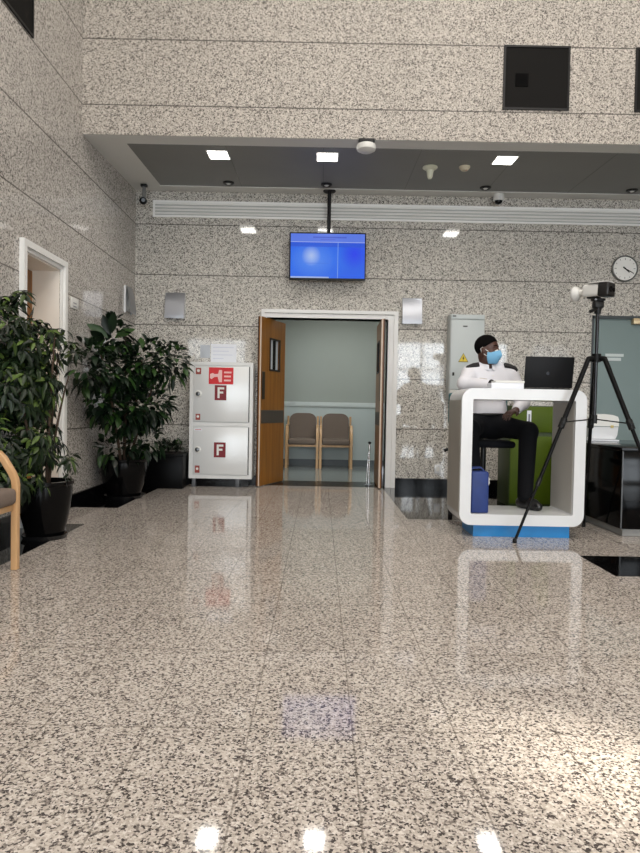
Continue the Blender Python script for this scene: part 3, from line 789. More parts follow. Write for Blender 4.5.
# ------------------------------------------------------------------ the white counter
CY0, CY1 = 4.80, 5.27
x0, x1 = P(461, 450, CY0).x, P(585.8, 450, CY0).x
z0, z1 = P(523, 526, CY0).z, P(523, 388.9, CY0).z
th = 0.083
t = thing('reception_counter', 'white rounded box-frame counter on a blue plinth with a guard behind', 'counter', ((x0+x1)/2, (CY0+CY1)/2, 0))
def rrect(xa, xb, za, zb, r, y, n=8):
    out = []
    for cx_, cz_, a0 in ((xb-r, za+r, -PI/2), (xb-r, zb-r, 0), (xa+r, zb-r, PI/2), (xa+r, za+r, PI)):
        for i in range(n+1):
            q = a0+PI/2*i/n; out.append((cx_+r*math.cos(q), y, cz_+r*math.sin(q)))
    return out
b = MB(); b.ring(rrect(x0, x1, z0, z1, 0.085, CY0), rrect(x0+th, x1-th, z0+th, z1-th, 0.012, CY0), (0, CY1-CY0, 0))
fr_ = obj('frame', b, M_WHITE, t, 40)
b = MB(); b.box((x0-0.003, CY0+0.03, z0+0.09), (x0-0.0005, CY1-0.002, z1-0.09)); obj('side_panel', b, mat('brushed_side', (168, 164, 156), 0.4, metal=0.4, var=0.06, vscale=3), t, label='brushed grey outer side panel')
for (xa, xb) in ((x0+th-0.0005, x0+th+0.003), (x1-th-0.003, x1-th+0.0005)):
    b = MB(); b.box((xa, CY0+0.03, z0+th+0.012), (xb, CY1-0.003, z1-th-0.012)); obj('inner_panel', b, mat('inner_grey', (188, 186, 180), 0.45), t, label='grey inner lining')
px0, px1 = P(473, 530, CY0+0.05).x, P(569, 530, CY0+0.05).x
b = MB(); b.box((px0, CY0+0.045, 0.0), (px1, CY1-0.05, z0+0.001)); obj('plinth', b, mat('plinth_blue', (22, 128, 196), 0.35, var=0.12, vscale=9), t, label='sky blue plinth')
CTOP, CIN, CX_0, CX_1 = z1, z0+th, x0, x1

# laptop, seen from behind
t_y = 5.02
xa, xb = P(522.5, 388, t_y).x, P(570.5, 388, t_y).x
ztop = P(547, 357.3, t_y).z
t = thing('laptop', 'open black laptop seen from behind on the white counter', 'laptop', ((xa+xb)/2, t_y+0.1, CTOP))
b = MB(); b.box((xa, t_y, CTOP+0.001), (xb, t_y+0.235, CTOP+0.018), 0.004); obj('base', b, M_BLACK, t)
hh = ztop-CTOP-0.018
RL = Matrix.Translation((0, t_y+0.005, CTOP+0.02)) @ Matrix.Rotation(math.radians(9), 4, 'X')
b = MB(); 
b.box((xa+0.008, -0.007, 0), (xb+0.012, 0.002, hh/math.cos(math.radians(9))), 0.003, mtx=RL); ld = obj('lid', b, mat('laptop_lid', (14, 15, 18), 0.5, spec=0.2), t)
b = MB(); b.box((xa+0.02, 0.002, 0.02), (xb, 0.0035, hh-0.015), mtx=RL); obj('display', b, mat('display_glow', (120, 140, 170), 0.3, emit=(120, 150, 190), estr=0.5), t)
b = MB(); b.lathe([(0, 0), (0.013, 0), (0.013, 0.001), (0, 0.001)], ((xa+xb)/2+0.0, 0, 0), 20, mtx=RX)
b.rot(Matrix.Translation((0, -0.0072, hh*0.48))); b.rot(RL); obj('lid_emblem', b, mat('emblem_dark', (46, 47, 50), 0.2, metal=0.8), ld)
b = MB(); b.box((xa+0.02, t_y+0.06, CTOP+0.018), (xb-0.02, t_y+0.22, CTOP+0.021)); obj('keyboard', b, M_MATTEBLACK, t)

# white box of papers on the counter
ty = 4.98
xa_, xb_ = P(491.5, 385, ty).x, P(524, 385, ty).x; zt_ = P(508, 380.6, ty).z
t = thing('paper_box', 'low white box on the counter in front of the guard, left of the laptop', 'box', ((xa_+xb_)/2, ty+0.07, CTOP))
b = MB(); b.box((xa_, ty, CTOP+0.001), (xb_, ty+0.13, zt_-0.018), 0.003); obj('tray', b, M_PAPER, t)
b = MB(); b.box((xa_+0.03, ty-0.003, zt_-0.018), (xb_+0.004, ty+0.134, zt_), 0.003); obj('lid', b, M_WHITEPL, t)

# blue bag inside the counter
ty = 4.90
xa_, xb_ = CX_0+th+0.012, P(487.3, 490, ty).x; zt_ = P(478, 468.5, ty).z
t = thing('blue_bag', 'blue bag with a white handle standing inside the counter', 'bag', ((xa_+xb_)/2, ty+0.06, CIN))
b = MB(); b.box((xa_, ty-0.06, CIN+0.001), (xb_, ty+0.05, zt_-0.02), 0.014, 3)
for v in b.bm.verts:
    k = (v.co.z-CIN)/0.3; v.co.x += 0.004*math.sin(k*9+v.co.y*20); v.co.y += 0.006*math.sin(k*7+v.co.x*25)
obj('body', b, mat('bag_blue', (30, 54, 116), 0.55, bump=0.5, bscale=30, var=0.15, vscale=12), t)
b = MB()
b.bar([(xa_+0.004, ty+0.07, zt_-0.03), (xa_+0.03, ty+0.07, zt_), (xb_-0.045, ty+0.07, zt_+0.004), (xb_-0.01, ty+0.07, zt_-0.03)], 0.09, 0.012, (0, 1, 0)); obj('flap', b, MATS['bag_blue'], t)
b = MB(); b.tube([(xb_-0.012, ty+0.005, zt_-0.05), (xb_+0.006, ty-0.006, zt_-0.075), (xb_+0.008, ty-0.006, zt_-0.11), (xb_-0.004, ty+0.0, zt_-0.14)], 0.008); obj('handle', b, M_WHITEPL, t, label='white handle')

# ------------------------------------------------------------------ green cabinet behind the counter
Y0 = 6.42; DX_ = P(621.3, 500, 4.93).x
x0, x1 = P(509, 480, Y0).x, DX_+0.2; z1 = P(540, 406, Y0).z; zm = P(540, 434.5, Y0).z
t = thing('green_cabinet', 'dark green storage cabinet standing behind the white counter', 'cabinet', ((x0+x1)/2, Y0+0.2, 0))
M_GREEN = mat('green_enamel', (76, 96, 10), 0.5, spec=0.25, var=0.06)
b = MB(); b.box((x0, Y0+0.015, 0.002), (x1, Y0+0.42, z1), 0.005); obj('body', b, mat('green_dark', (48, 66, 16), 0.5), t)
b = MB(); b.box((x0+0.008, Y0, zm+0.02), (x1-0.008, Y0+0.015, z1-0.008), 0.004); d = obj('door', b, M_GREEN, t)
b = MB(); b.box((x0+0.008, Y0, 0.03), (x1-0.008, Y0+0.015, zm-0.02), 0.004); obj('door', b, M_GREEN, t)
p = P(529, 419, Y0); b = MB(); b.box((p.x-0.022, Y0-0.004, p.z-0.085), (p.x+0.022, Y0, p.z+0.085), 0.002); g = obj('label_card', b, M_PAPER, d, label='white upright label card')
b = MB(); b.box((p.x-0.008, Y0-0.006, p.z-0.06), (p.x+0.008, Y0-0.004, p.z+0.05)); obj('label_print', b, mat('print_grey', (120, 124, 140), 0.6), d)

# ------------------------------------------------------------------ black desk and white dispenser box at the right
DYF, DYB, DX = 4.93, 6.38, P(621.3, 500, 4.93).x
DZT = P(621.5, 447.5, 4.93).z
t = thing('black_desk', 'glossy black desk behind the tripod under the glass door', 'desk', (DX+0.8, 5.9, 0))
M_BLACKGLOSS = mat('black_lacquer', (6, 6, 7), 0.1, spec=0.15)
b = MB(); b.box((DX, DYF, 0.06), (DX+1.6, DYB, DZT-0.03), 0.003); obj('body', b, M_BLACKGLOSS, t)
b = MB(); b.box((DX-0.012, DYF-0.012, DZT-0.03), (DX+1.62, DYB, DZT), 0.003); obj('top', b, M_BLACKGLOSS, t)
b = MB(); b.box((DX+0.03, DYF+0.03, 0.002), (DX+1.6, DYB-0.03, 0.06)); obj('plinth', b, mat('plinth_grey', (150, 150, 148), 0.3), t)
b = MB(); b.box((DX-0.001, DYF-0.002, 0.06), (DX+0.008, DYF+0.006, DZT-0.03)); obj('corner_strip', b, mat('strip_grey', (92, 94, 96), 0.3, metal=0.6), t)
ty = 6.12
xa_, xb_ = P(589.5, 425, ty).x, P(618.5, 425, ty).x; zt_ = P(604, 414, ty).z; zb_ = DZT+0.018
w_ = xb_-xa_
t = thing('white_box', 'white plastic box with a rounded lid on the black desk behind the tripod', 'box', ((xa_+xb_)/2, ty+0.1, DZT+0.016))
zs = zb_+(zt_-zb_)*0.5
b = MB(); b.prism([(xa_+w_*u, ty, zb_+(zs-zb_)*v) for u, v in ((0.06, 0), (0.9, 0), (0.97, 0.3), (1.0, 0.97), (0.0, 0.97), (0.0, 0.3))], (0, 0.2, 0)); obj('body', b, M_WHITE, t)
b = MB(); b.prism([(xa_+w_*u, ty-0.004, zs+(zt_-zs)*v) for u, v in ((-0.005, 0.02), (1.005, 0.02), (1.01, 0.55), (0.97, 0.8), (0.8, 0.93), (0.5, 1.0), (0.2, 0.93), (0.03, 0.8), (-0.01, 0.55))], (0, 0.208, 0)); obj('lid', b, M_WHITEPL, t)
b = MB(); b.box((xa_+w_*0.72, ty-0.012, zs-0.012), (xa_+w_*0.82, ty-0.002, zs+0.012), 0.002); obj('latch', b, mat('latch_yellow', (200, 180, 110), 0.4), t)
b = MB(); b.box((xa_-0.02, ty-0.09, DZT+0.001), (xb_-0.03, ty+0.2, DZT+0.014)); single('paper_stack', b, M_PAPER, 'thin stack of white paper under the white box on the black desk', 'paper')

# ------------------------------------------------------------------ tripod and thermal camera
zc = 4.75
hub = P(596.2, 358, zc); hx, hz = hub.x, hub.z
footL = P(514.5, 547, 4.62); footL.z = 0.0
off = footL.xy - Vector((hx, zc)); rad = off.length; a0 = math.atan2(off.y, off.x)
t = thing('camera_tripod', 'tall black tripod standing in front of the white counter', 'tripod', (hx, zc, 0))
M_TRI = mat('tripod_black', (11, 11, 12), 0.4, spec=0.15)
b = MB(); b.cyl((hx, zc, hz-0.03), (hx, zc, hz+0.03), 0.034); 
for k in range(3):
    a = a0+k*2*PI/3; d = Vector((math.cos(a), math.sin(a), 0)); c0 = Vector((hx, zc, hz))
    b.cyl(c0, c0+d*0.065+Vector((0, 0, -0.01)), 0.02)
obj('hub', b, M_TRI, t)
spread = []
for k in range(3):
    a = a0+k*2*PI/3; d = Vector((math.cos(a), math.sin(a), 0))
    top = Vector((hx, zc, hz))+d*0.06; ft = Vector((hx, zc, 0.012))+d*rad
    L_ = lambda q: top+(ft-top)*q
    b = MB(); b.cyl(L_(0), L_(0.36), 0.018, 0.017); b.cyl(L_(0.36), L_(0.68), 0.0135); b.cyl(L_(0.68), L_(0.985), 0.0105)
    lg = obj('leg', b, M_TRI, t)
    b = MB(); b.cyl(L_(0.335), L_(0.385), 0.023); b.box(L_(0.36)-Vector((0.012, 0.03, 0.012)), L_(0.36)+Vector((0.012, 0.03, 0.012)), 0.004); obj('clamp', b, M_BLACK, lg)
    b = MB(); b.cyl(L_(0.66), L_(0.70), 0.017); obj('clamp', b, M_BLACK, lg)
    b = MB(); b.lathe([(0, 0), (0.013, 0.0), (0.016, 0.006), (0.014, 0.03), (0, 0.04)], (ft.x, ft.y, 0.0005), 16); obj('rubber_foot', b, M_BLACK, lg)
    spread.append(L_(0.355))
ct = P(597.3, 300.3, zc).z
b = MB(); b.cyl((hx, zc, hz-0.46), (hx, zc, ct), 0.013); obj('centre_column', b, M_CHROME if False else mat('column_black', (40, 40, 42), 0.2, metal=0.7), t)
b = MB(); b.cyl((hx, zc, hz-0.485), (hx, zc, hz-0.42), 0.02); obj('column_collar', b, M_BLACK, t)
for q in spread:
    b = MB(); b.cyl(Vector((hx, zc, hz-0.452)), q, 0.0045); obj('brace', b, M_TRI, t)
# pan head
b = MB(); b.cyl((hx, zc, ct-0.10), (hx, zc, ct-0.02), 0.022, 0.034); b.box((hx-0.034, zc-0.035, ct-0.06), (hx+0.036, zc+0.035, ct-0.005), 0.012); b.box((hx-0.045, zc-0.03, ct-0.005), (hx+0.045, zc+0.03, ct+0.012), 0.004); hd = obj('pan_head', b, M_BLACK, t)
b = MB(); b.tube([(hx-0.02, zc-0.03, ct-0.07), (hx-0.05, zc-0.04, ct-0.08), (hx-0.075, zc-0.05, ct-0.092)], [0.008, 0.012, 0.013]); obj('pan_handle', b, M_BLACK, hd)
b = MB(); b.ell((hx-0.03, zc-0.035, ct+0.0), (0.01, 0.008, 0.008), 12); obj('knob', b, M_STEEL, hd)
# camera body (a separate thing resting on the head)
cb = ct+0.0125
t = thing('thermal_camera', 'white bullet-shaped thermal camera with a black front mounted on the tripod', 'camera', (hx, zc, cb))
B0 = P(583.5, 293.5, zc+0.14); B1 = P(606.5, 289.5, zc-0.06)
cl = P(597, 290.5, zc)
yaw = math.radians(-33)
RC = Matrix.Translation((hx, zc, cb+0.058)) @ Matrix.Rotation(yaw, 4, 'Z') @ Matrix.Rotation(math.radians(0), 4, 'X')
def cbox(lo, hi, bev, nm, mm, par):
    m = MB(); m.box(lo, hi, bev, 3); m.rot(RC); return obj(nm, m, mm, par)
# local axis: -y is the lens direction before the turn; the nose points to the right and at the viewer
RC = Matrix.Translation((hx-0.02, zc, cb+0.056)) @ Matrix.Rotation(math.radians(38), 4, 'Z') @ Matrix.Rotation(math.radians(2), 4, 'X')
cbox((-0.048, -0.075, -0.044), (0.048, 0.085, 0.046), 0.018, 'body', mat('camera_white', (206, 206, 203), 0.35), t)
cbox((-0.054, -0.125, -0.05), (0.054, -0.04, 0.052), 0.014, 'front_hood', mat('hood_black', (22, 21, 21), 0.35), t)
cbox((-0.056, -0.11, 0.05), (0.056, 0.03, 0.058), 0.003, 'sun_shield', MATS['camera_white'], t)
for (q, r_) in ((-0.018, 0.02), (0.026, 0.015)):
    m = MB(); m.lathe([(0, 0), (r_, 0.0), (r_, 0.006), (r_*0.7, 0.002), (0, 0.004)], (0, 0, 0), 20, mtx=RX); m.rot(RC @ Matrix.Translation((q, -0.124, 0.0))); obj('lens', m, MATS['smoked_dome'], t)
m = MB(); m.cyl((0, 0.08, 0.0), (0, 0.125, -0.004), 0.022); m.rot(RC); obj('joint', m, M_WHITEPL, t)
m = MB(); m.lathe([(0, 0), (0.052, 0), (0.056, 0.012), (0.05, 0.03), (0.03, 0.05), (0, 0.055)], (0, 0, 0), 28, mtx=RX); m.rot(RC @ Matrix.Translation((0, 0.172, -0.008))); obj('mounting_cup', m, MATS['camera_white'], t)
m = MB(); m.box((-0.03, -0.03, -0.058), (0.03, 0.05, -0.04), 0.004); m.rot(Matrix.Translation((0, 0, 0.003)) @ RC); obj('base_plate', m, M_BLACK, t)

# ------------------------------------------------------------------ armchairs
def armchair_parts(t, wood_m, fab):
    """local: faces -y, origin on the floor at the middle; 0.54 wide, 0.56 deep"""
    for s in (-1, 1):
        x = s*0.245
        m = MB(); m.bar([(x, -0.25, 0.0), (x, -0.25, 0.30), (x, -0.252, 0.48), (x, -0.246, 0.515), (x, -0.23, 0.55), (x, -0.18, 0.63), (x, -0.155, 0.655), (x, -0.11, 0.668), (x, 0.0, 0.67), (x, 0.22, 0.66)], 0.042, 0.036, (1, 0, 0)); obj('arm_frame', m, wood_m, t)
        m = MB(); m.bar([(x, 0.27, 0.0), (x, 0.235, 0.35), (x, 0.225, 0.66), (x, 0.255, 0.82)], 0.034, 0.04, (1, 0, 0)); obj('rear_leg', m, wood_m, t)
        m = MB(); m.bar([(x, -0.24, 0.36), (x, 0.235, 0.34)], 0.024, 0.05, (1, 0, 0)); obj('side_rail', m, wood_m, t)
    m = MB(); m.bar([(-0.225, -0.235, 0.355), (0.225, -0.235, 0.355)], 0.03, 0.035, (0, 1, 0)); obj('front_rail', m, wood_m, t)
    m = MB(); m.box((-0.262 if False else -0.222, -0.275, 0.372), (0.222, 0.21, 0.468), 0.03, 4); obj('seat', m, fab, t)
    m = MB(); vs = []
    def bk(z, y):  # rounded-top back cushion
        pass
    out = []
    w, z0_, z1_, r = 0.218, 0.45, 0.90, 0.13
    out += [(-w, z0_), (w, z0_), (w, z1_-r)]
    for i in range(1, 7):
        q = PI/2*i/6; out.append((w-r+r*math.cos(q), z1_-r+r*0.8*math.sin(q)))
    for i in range(0, 6):
        q = PI/2+PI/2*i/6; out.append((-w+r+r*math.cos(q), z1_-r+r*0.8*math.sin(q)))
    out.append((-w, z1_-r))
    m.prism([(u, 0.17+(v-0.45)*0.2, v) for u, v in out], (0, 0.065, 0)); obj('backrest', m, fab, t)

t = thing('armchair', 'brown wood-armed chair in the corridor, left one of the pair', 'armchair', (0, 0, 0), 'brown wood-armed waiting chairs')
armchair_parts(t, M_LIGHTWOOD, M_BROWNFAB); ch0 = t
Yc = 10.42
xl = P(302, 440, Yc-0.2).x; xr = P(335.3, 440, Yc-0.2).x
t.location = (xl, Yc, 0)
t = copy_tree(ch0); t.location = (xr+0.01, Yc, 0); t['label'] = 'brown wood-armed chair in the corridor, right one of the pair'
# near chair at the left edge, facing right along the left wall
fr_p = P(15, 570, 3.62)
t = copy_tree(ch0); t.rotation_euler = (0, 0, PI/2)
t.location = (fr_p.x-0.25, 3.62-0.245, 0.0015); t['label'] = 'brown wood-armed chair cut off by the photo\'s left edge, beside the near plant'

# slim steel stand just inside the right leaf
p = P(369, 470, 8.0)
t = thing('steel_stand', 'slim steel stand with a dark knob inside the doorway by the right leaf', 'stand', (p.x, 8.0, 0.0015))
b = MB(); b.lathe([(0, 0.0015), (0.05, 0.0015), (0.05, 0.01), (0.012, 0.02), (0, 0.02)], (p.x, 8.0, 0), 24); obj('base', b, M_STEEL, t)
b = MB(); b.cyl((p.x, 8.0, 0.015), (p.x, 8.0, 0.52), 0.011); b.cyl((p.x-0.03, 8.0, 0.015), (p.x-0.012, 8.0, 0.42), 0.007); obj('post', b, M_CHROME, t)
b = MB(); b.ell((p.x, 8.0, 0.535), (0.022, 0.022, 0.016), 14); obj('knob', b, M_BLACK, t)

# ------------------------------------------------------------------ plants
def leaf_mat(name, c1, c2, c3, rough=0.3):
    m = bpy.data.materials.new(name); m.use_nodes = True; nt = m.node_tree; L = nt.links.new
    bs = nt.nodes['Principled BSDF']; g = nt.nodes.new('ShaderNodeNewGeometry'); cr = nt.nodes.new('ShaderNodeValToRGB')
    cr.color_ramp.elements[0].color = lin(c1); cr.color_ramp.elements[1].color = lin(c3)
    e = cr.color_ramp.elements.new(0.75); e.color = lin(c2)
    L(g.outputs['Random Per Island'], cr.inputs['Fac']); L(cr.outputs['Color'], bs.inputs['Base Color'])
    bs.inputs['Roughness'].default_value = rough; bs.inputs['Specular IOR Level'].default_value = 0.3
    return m
LF1 = leaf_mat('schefflera_leaf', (14, 26, 14), (26, 44, 20), (96, 118, 56), 0.38)
LF2 = leaf_mat('ficus_leaf', (12, 24, 14), (20, 40, 20), (52, 84, 32), 0.4)
M_POT = mat('black_glazed_pot', (8, 8, 9), 0.15, spec=0.16)
M_SOIL = mat('dark_soil', (30, 24, 20), 0.9, bump=1.0, bscale=80)
M_BARK = mat('bark', (70, 54, 42), 0.85, bump=0.5, bscale=60)

def add_leaf(vs, fs, p, d, up, ln, w, bend):
    d = d.normalized(); sde = d.cross(up)
    if sde.length < 1e-3: sde = d.cross(Vector((1, 0, 0)))
    sde.normalize(); nrm = sde.cross(d).normalized()
    base = len(vs); rows = 4
    prof = [0.06, 0.75, 0.95, 0.62, 0.0]
    for i in range(rows+1):
        q = i/rows; c = p+d*ln*q - Vector((0, 0, 1))*bend*ln*q*q
        hw = w*prof[i]/2
        if i == rows: vs.append(c)
        else:
            vs.append(c-sde*hw+nrm*hw*0.35); vs.append(c); vs.append(c+sde*hw+nrm*hw*0.35)
    for i in range(rows-1):
        a = base+i*3; fs.append((a, a+1, a+4, a+3)); fs.append((a+1, a+2, a+5, a+4))
    a = base+(rows-1)*3; fs.append((a, a+1, a+3)); fs.append((a+1, a+2, a+3))

def foliage(lumps, n, ln, w, whorl, xmin, bend, rng, ybox=None):
    vs, fs = [], []
    tot = sum(l[3]*l[4]*l[5] for l in lumps)
    for (cx_, cy_, cz_, rx, ry, rz) in lumps:
        k = max(6, int(n*rx*ry*rz/tot))
        for _ in range(k):
            while True:
                u = Vector((rng.uniform(-1, 1), rng.uniform(-1, 1), rng.uniform(-1, 1)))
                if 0.15 < u.length < 1: break
            u = u.normalized()*(u.length**0.5)
            p = Vector((cx_+u.x*rx, cy_+u.y*ry, cz_+u.z*rz))
            outw = Vector((u.x/rx, u.y/ry, u.z/rz+0.2)).normalized()
            if whorl:
                ax = (outw+Vector((0, 0, 0.8))).normalized(); e1 = ax.orthogonal().normalized(); e2 = ax.cross(e1); ph = rng.uniform(0, 6.28)
                m = rng.randint(5, 8)
                for j in range(m):
                    a = ph+j*2*PI/m
                    d = e1*math.cos(a)+e2*math.sin(a)-ax*rng.uniform(0.05, 0.45)
                    l_ = ln*rng.uniform(0.7, 1.15)
                    if p.x+d.x*l_ < xmin+0.02 or p.x < xmin+0.02: continue
                    add_leaf(vs, fs, p+d.normalized()*0.015, d, ax, l_, w*rng.uniform(0.8, 1.15), bend*rng.uniform(0.5, 1.5))
            else:
                d = (outw+Vector((rng.uniform(-.7, .7), rng.uniform(-.7, .7), rng.uniform(-.6, .5)))).normalized()
                l_ = ln*rng.uniform(0.65, 1.2)
                if p.x+d.x*l_ < xmin+0.02 or p.x < xmin+0.02: continue
                if ybox and (p.y+d.y*l_ > ybox or p.y > ybox): continue
                add_leaf(vs, fs, p, d, Vector((rng.uniform(-.4, .4), rng.uniform(-.4, .4), 1)), l_, w*rng.uniform(0.8, 1.2), bend*rng.uniform(0.4, 1.6))
    return vs, fs

def pot(t, c, r, h):
    b = MB(); b.lathe([(0, 0.0), (r*0.60, 0.0), (r*0.66, 0.008), (r*0.86, h*0.38), (r*0.97, h*0.75), (r*0.98, h*0.92), (r*1.03, h*0.94), (r*1.04, h), (r*0.94, h), (r*0.9, h*0.9), (r*0.88, h*0.86), (0, h*0.86)], (c[0], c[1], 0.0015), 48)
    o = obj('pot', b, M_POT, t)
    b = MB(); b.lathe([(0, h*0.89), (r*0.5, h*0.885), (r*0.88, h*0.865)], (c[0], c[1], 0.0015), 32); obj('soil', b, M_SOIL, t)
    b = MB(); b.lathe([(0, 0.0), (r*0.78, 0.0), (r*0.84, 0.03), (r*0.80, 0.03), (r*0.7, 0.008), (r*0.62, 0.008)], (c[0], c[1], 0.0012), 40); obj('saucer', b, mat('saucer_black', (24, 24, 25), 0.25), t)

def L3(x, y, Y, rx, ry, rz):
    p = P(x, y, Y); return (p.x, p.y, p.z, rx, ry, rz)
rng = random.Random(3)
# near plant
YP = 4.50; pc = P(45, 520, YP); cx_ = pc.x
t = thing('potted_plant', 'tall bushy potted plant with pointed leaves in front of the left doorway', 'plant', (cx_, YP, 0))
pot(t, (cx_, YP), 0.185, 0.405)
def stems(t, c, pts, r):
    for p_ in pts:
        b = MB(); s0 = Vector((c[0]+(p_[0]-c[0])*0.12, c[1]+(p_[1]-c[1])*0.12, p_[3])); s1 = Vector(p_[:3]); mid = (s0+s1)/2+Vector((rng.uniform(-.04, .04), rng.uniform(-.04, .04), 0.05))
        pl = []
        for i in range(9):
            q = i/8; pl.append(s0*(1-q)**2+mid*2*q*(1-q)+s1*q*q)
        b.tube(pl, [r*(1-0.6*i/8) for i in range(9)], 8); obj('stem', b, M_BARK, t, 60)
stems(t, (cx_, YP), [(cx_-0.12, YP, 1.45, 0.34), (cx_+0.1, YP-0.1, 1.4, 0.34), (cx_, YP+0.2, 1.3, 0.34), (cx_+0.12, YP+0.1, 1.15, 0.34), (cx_-0.1, YP-0.25, 1.2, 0.34)], 0.013)
lumps = [L3(8, 330, YP-0.1, 0.2, 0.3, 0.2), L3(32, 345, YP, 0.18, 0.28, 0.2), L3(20, 385, YP, 0.3, 0.4, 0.25), L3(38, 395, YP, 0.11, 0.22, 0.22), L3(15, 440, YP-0.1, 0.28, 0.35, 0.22), L3(44, 445, YP, 0.1, 0.22, 0.16), L3(10, 478, YP-0.2, 0.22, 0.25, 0.16), L3(26, 299, YP, 0.09, 0.12, 0.07), L3(10, 304, YP-0.1, 0.1, 0.12, 0.07), L3(58, 335, YP, 0.07, 0.12, 0.06), L3(68, 352, YP+0.05, 0.07, 0.15, 0.08), L3(68, 462, YP, 0.06, 0.15, 0.1)]
vs, fs = foliage(lumps, 640, 0.076, 0.031, True, XL, 0.35, rng)
b = MB(); b.raw(vs, fs); obj('foliage', b, LF1, t, 60)
# far plant
YP = 6.55; pc = P(122, 490, YP); cx_ = max(pc.x, XL+0.27)
t = thing('potted_plant', 'tall potted plant with broad dark leaves in the far left corner', 'plant', (cx_, YP, 0))
pot(t, (cx_, YP), 0.24, 0.40)
stems(t, (cx_, YP), [(cx_, YP, 1.7, 0.34), (cx_+0.2, YP-0.1, 1.4, 0.34), (cx_+0.35, YP+0.05, 1.35, 0.34), (cx_-0.1, YP-0.45, 1.45, 0.34), (cx_+0.1, YP-0.25, 1.0, 0.34)], 0.016)
lumps = [L3(112, 335, YP-0.1, 0.16, 0.2, 0.2), L3(90, 365, YP-0.65, 0.17, 0.3, 0.24), L3(118, 370, YP-0.1, 0.26, 0.4, 0.25), L3(148, 360, YP, 0.2, 0.3, 0.2), L3(170, 362, YP, 0.16, 0.25, 0.2), L3(128, 410, YP-0.1, 0.28, 0.35, 0.2), L3(105, 400, YP-0.3, 0.16, 0.3, 0.2), L3(150, 405, YP, 0.2, 0.3, 0.18), L3(118, 448, YP-0.1, 0.2, 0.25, 0.14), L3(146, 440, YP, 0.16, 0.2, 0.16)]
vs, fs = foliage(lumps, 2000, 0.105, 0.055, False, XL, 0.35, rng, YB-0.03)
for (x, y, dx, dy_, dz, l_) in ((110, 335, -0.25, -0.2, 1, 0.24), (112, 333, 0.2, -0.3, 1, 0.25), (108, 338, -0.9, -0.3, 0.8, 0.26), (115, 338, 0.9, 0.1, 0.6, 0.24), (104, 342, -0.8, -0.5, 0.3, 0.25), (113, 330, 0.05, -0.2, 1, 0.22), (96, 405, -0.3, -0.8, -0.1, 0.22), (108, 412, -0.8, -0.5, 0.1, 0.2)):
    p = P(x, y, YP-0.35 if x < 113 else YP-0.1)
    if p.x < XL+0.12: p.x = XL+0.25
    d = Vector((dx, dy_, dz))
    if p.x+d.normalized().x*l_ < XL+0.02: d.x *= 0.2
    add_leaf(vs, fs, p, d, Vector((0, -1, 0.3)), l_, 0.1, 0.15)
b = MB(); b.raw(vs, fs); obj('foliage', b, LF2, t, 60)
# black planter box with a low plant
Y0 = 7.30
x0, x1 = P(146, 470, Y0).x, P(182.5, 470, Y0).x; z1 = P(170, 454, Y0).z
t = thing('planter_box', 'square black planter box with a low leafy plant left of the fire cabinet', 'planter', ((x0+x1)/2, Y0+0.22, 0))
b = MB(); b.box((x0, Y0, 0.0015), (x1, Y0+0.44, z1-0.02), 0.004); b.box((x0-0.008, Y0-0.008, z1-0.03), (x1+0.008, Y0+0.448, z1), 0.004); obj('box', b, M_BLACKSTONE if False else mat('planter_black', (8, 8, 9), 0.4, spec=0.1), t)
b = MB(); b.box((x0+0.02, Y0+0.02, z1), (x1-0.02, Y0+0.42, z1+0.004)); obj('soil', b, M_SOIL, t)
vs, fs = [], []
for i in range(150):
    p = P(rng.uniform(160, 182), 452, Y0+rng.uniform(0.05, 0.35)); p.z = z1+rng.uniform(0.02, 0.16)*(1-abs(i % 10-5)/9)
    d = Vector((rng.uniform(-1, 1), rng.uniform(-1, 0.6), rng.uniform(0.0, 0.9))); add_leaf(vs, fs, p, d, Vector((0, 0, 1)), rng.uniform(0.08, 0.14), 0.035, 0.3)
b = MB(); b.raw(vs, fs); obj('foliage', b, LF2, t, 60)
b = MB()
for i in range(5):
    p = P(164+i*4, 452, Y0+0.2); b.tube([(p.x, p.y, z1), (p.x+0.01, p.y-0.02, z1+0.1)], 0.004, 6)
    if i == 0: pass
obj('stem', b, M_BARK, t)

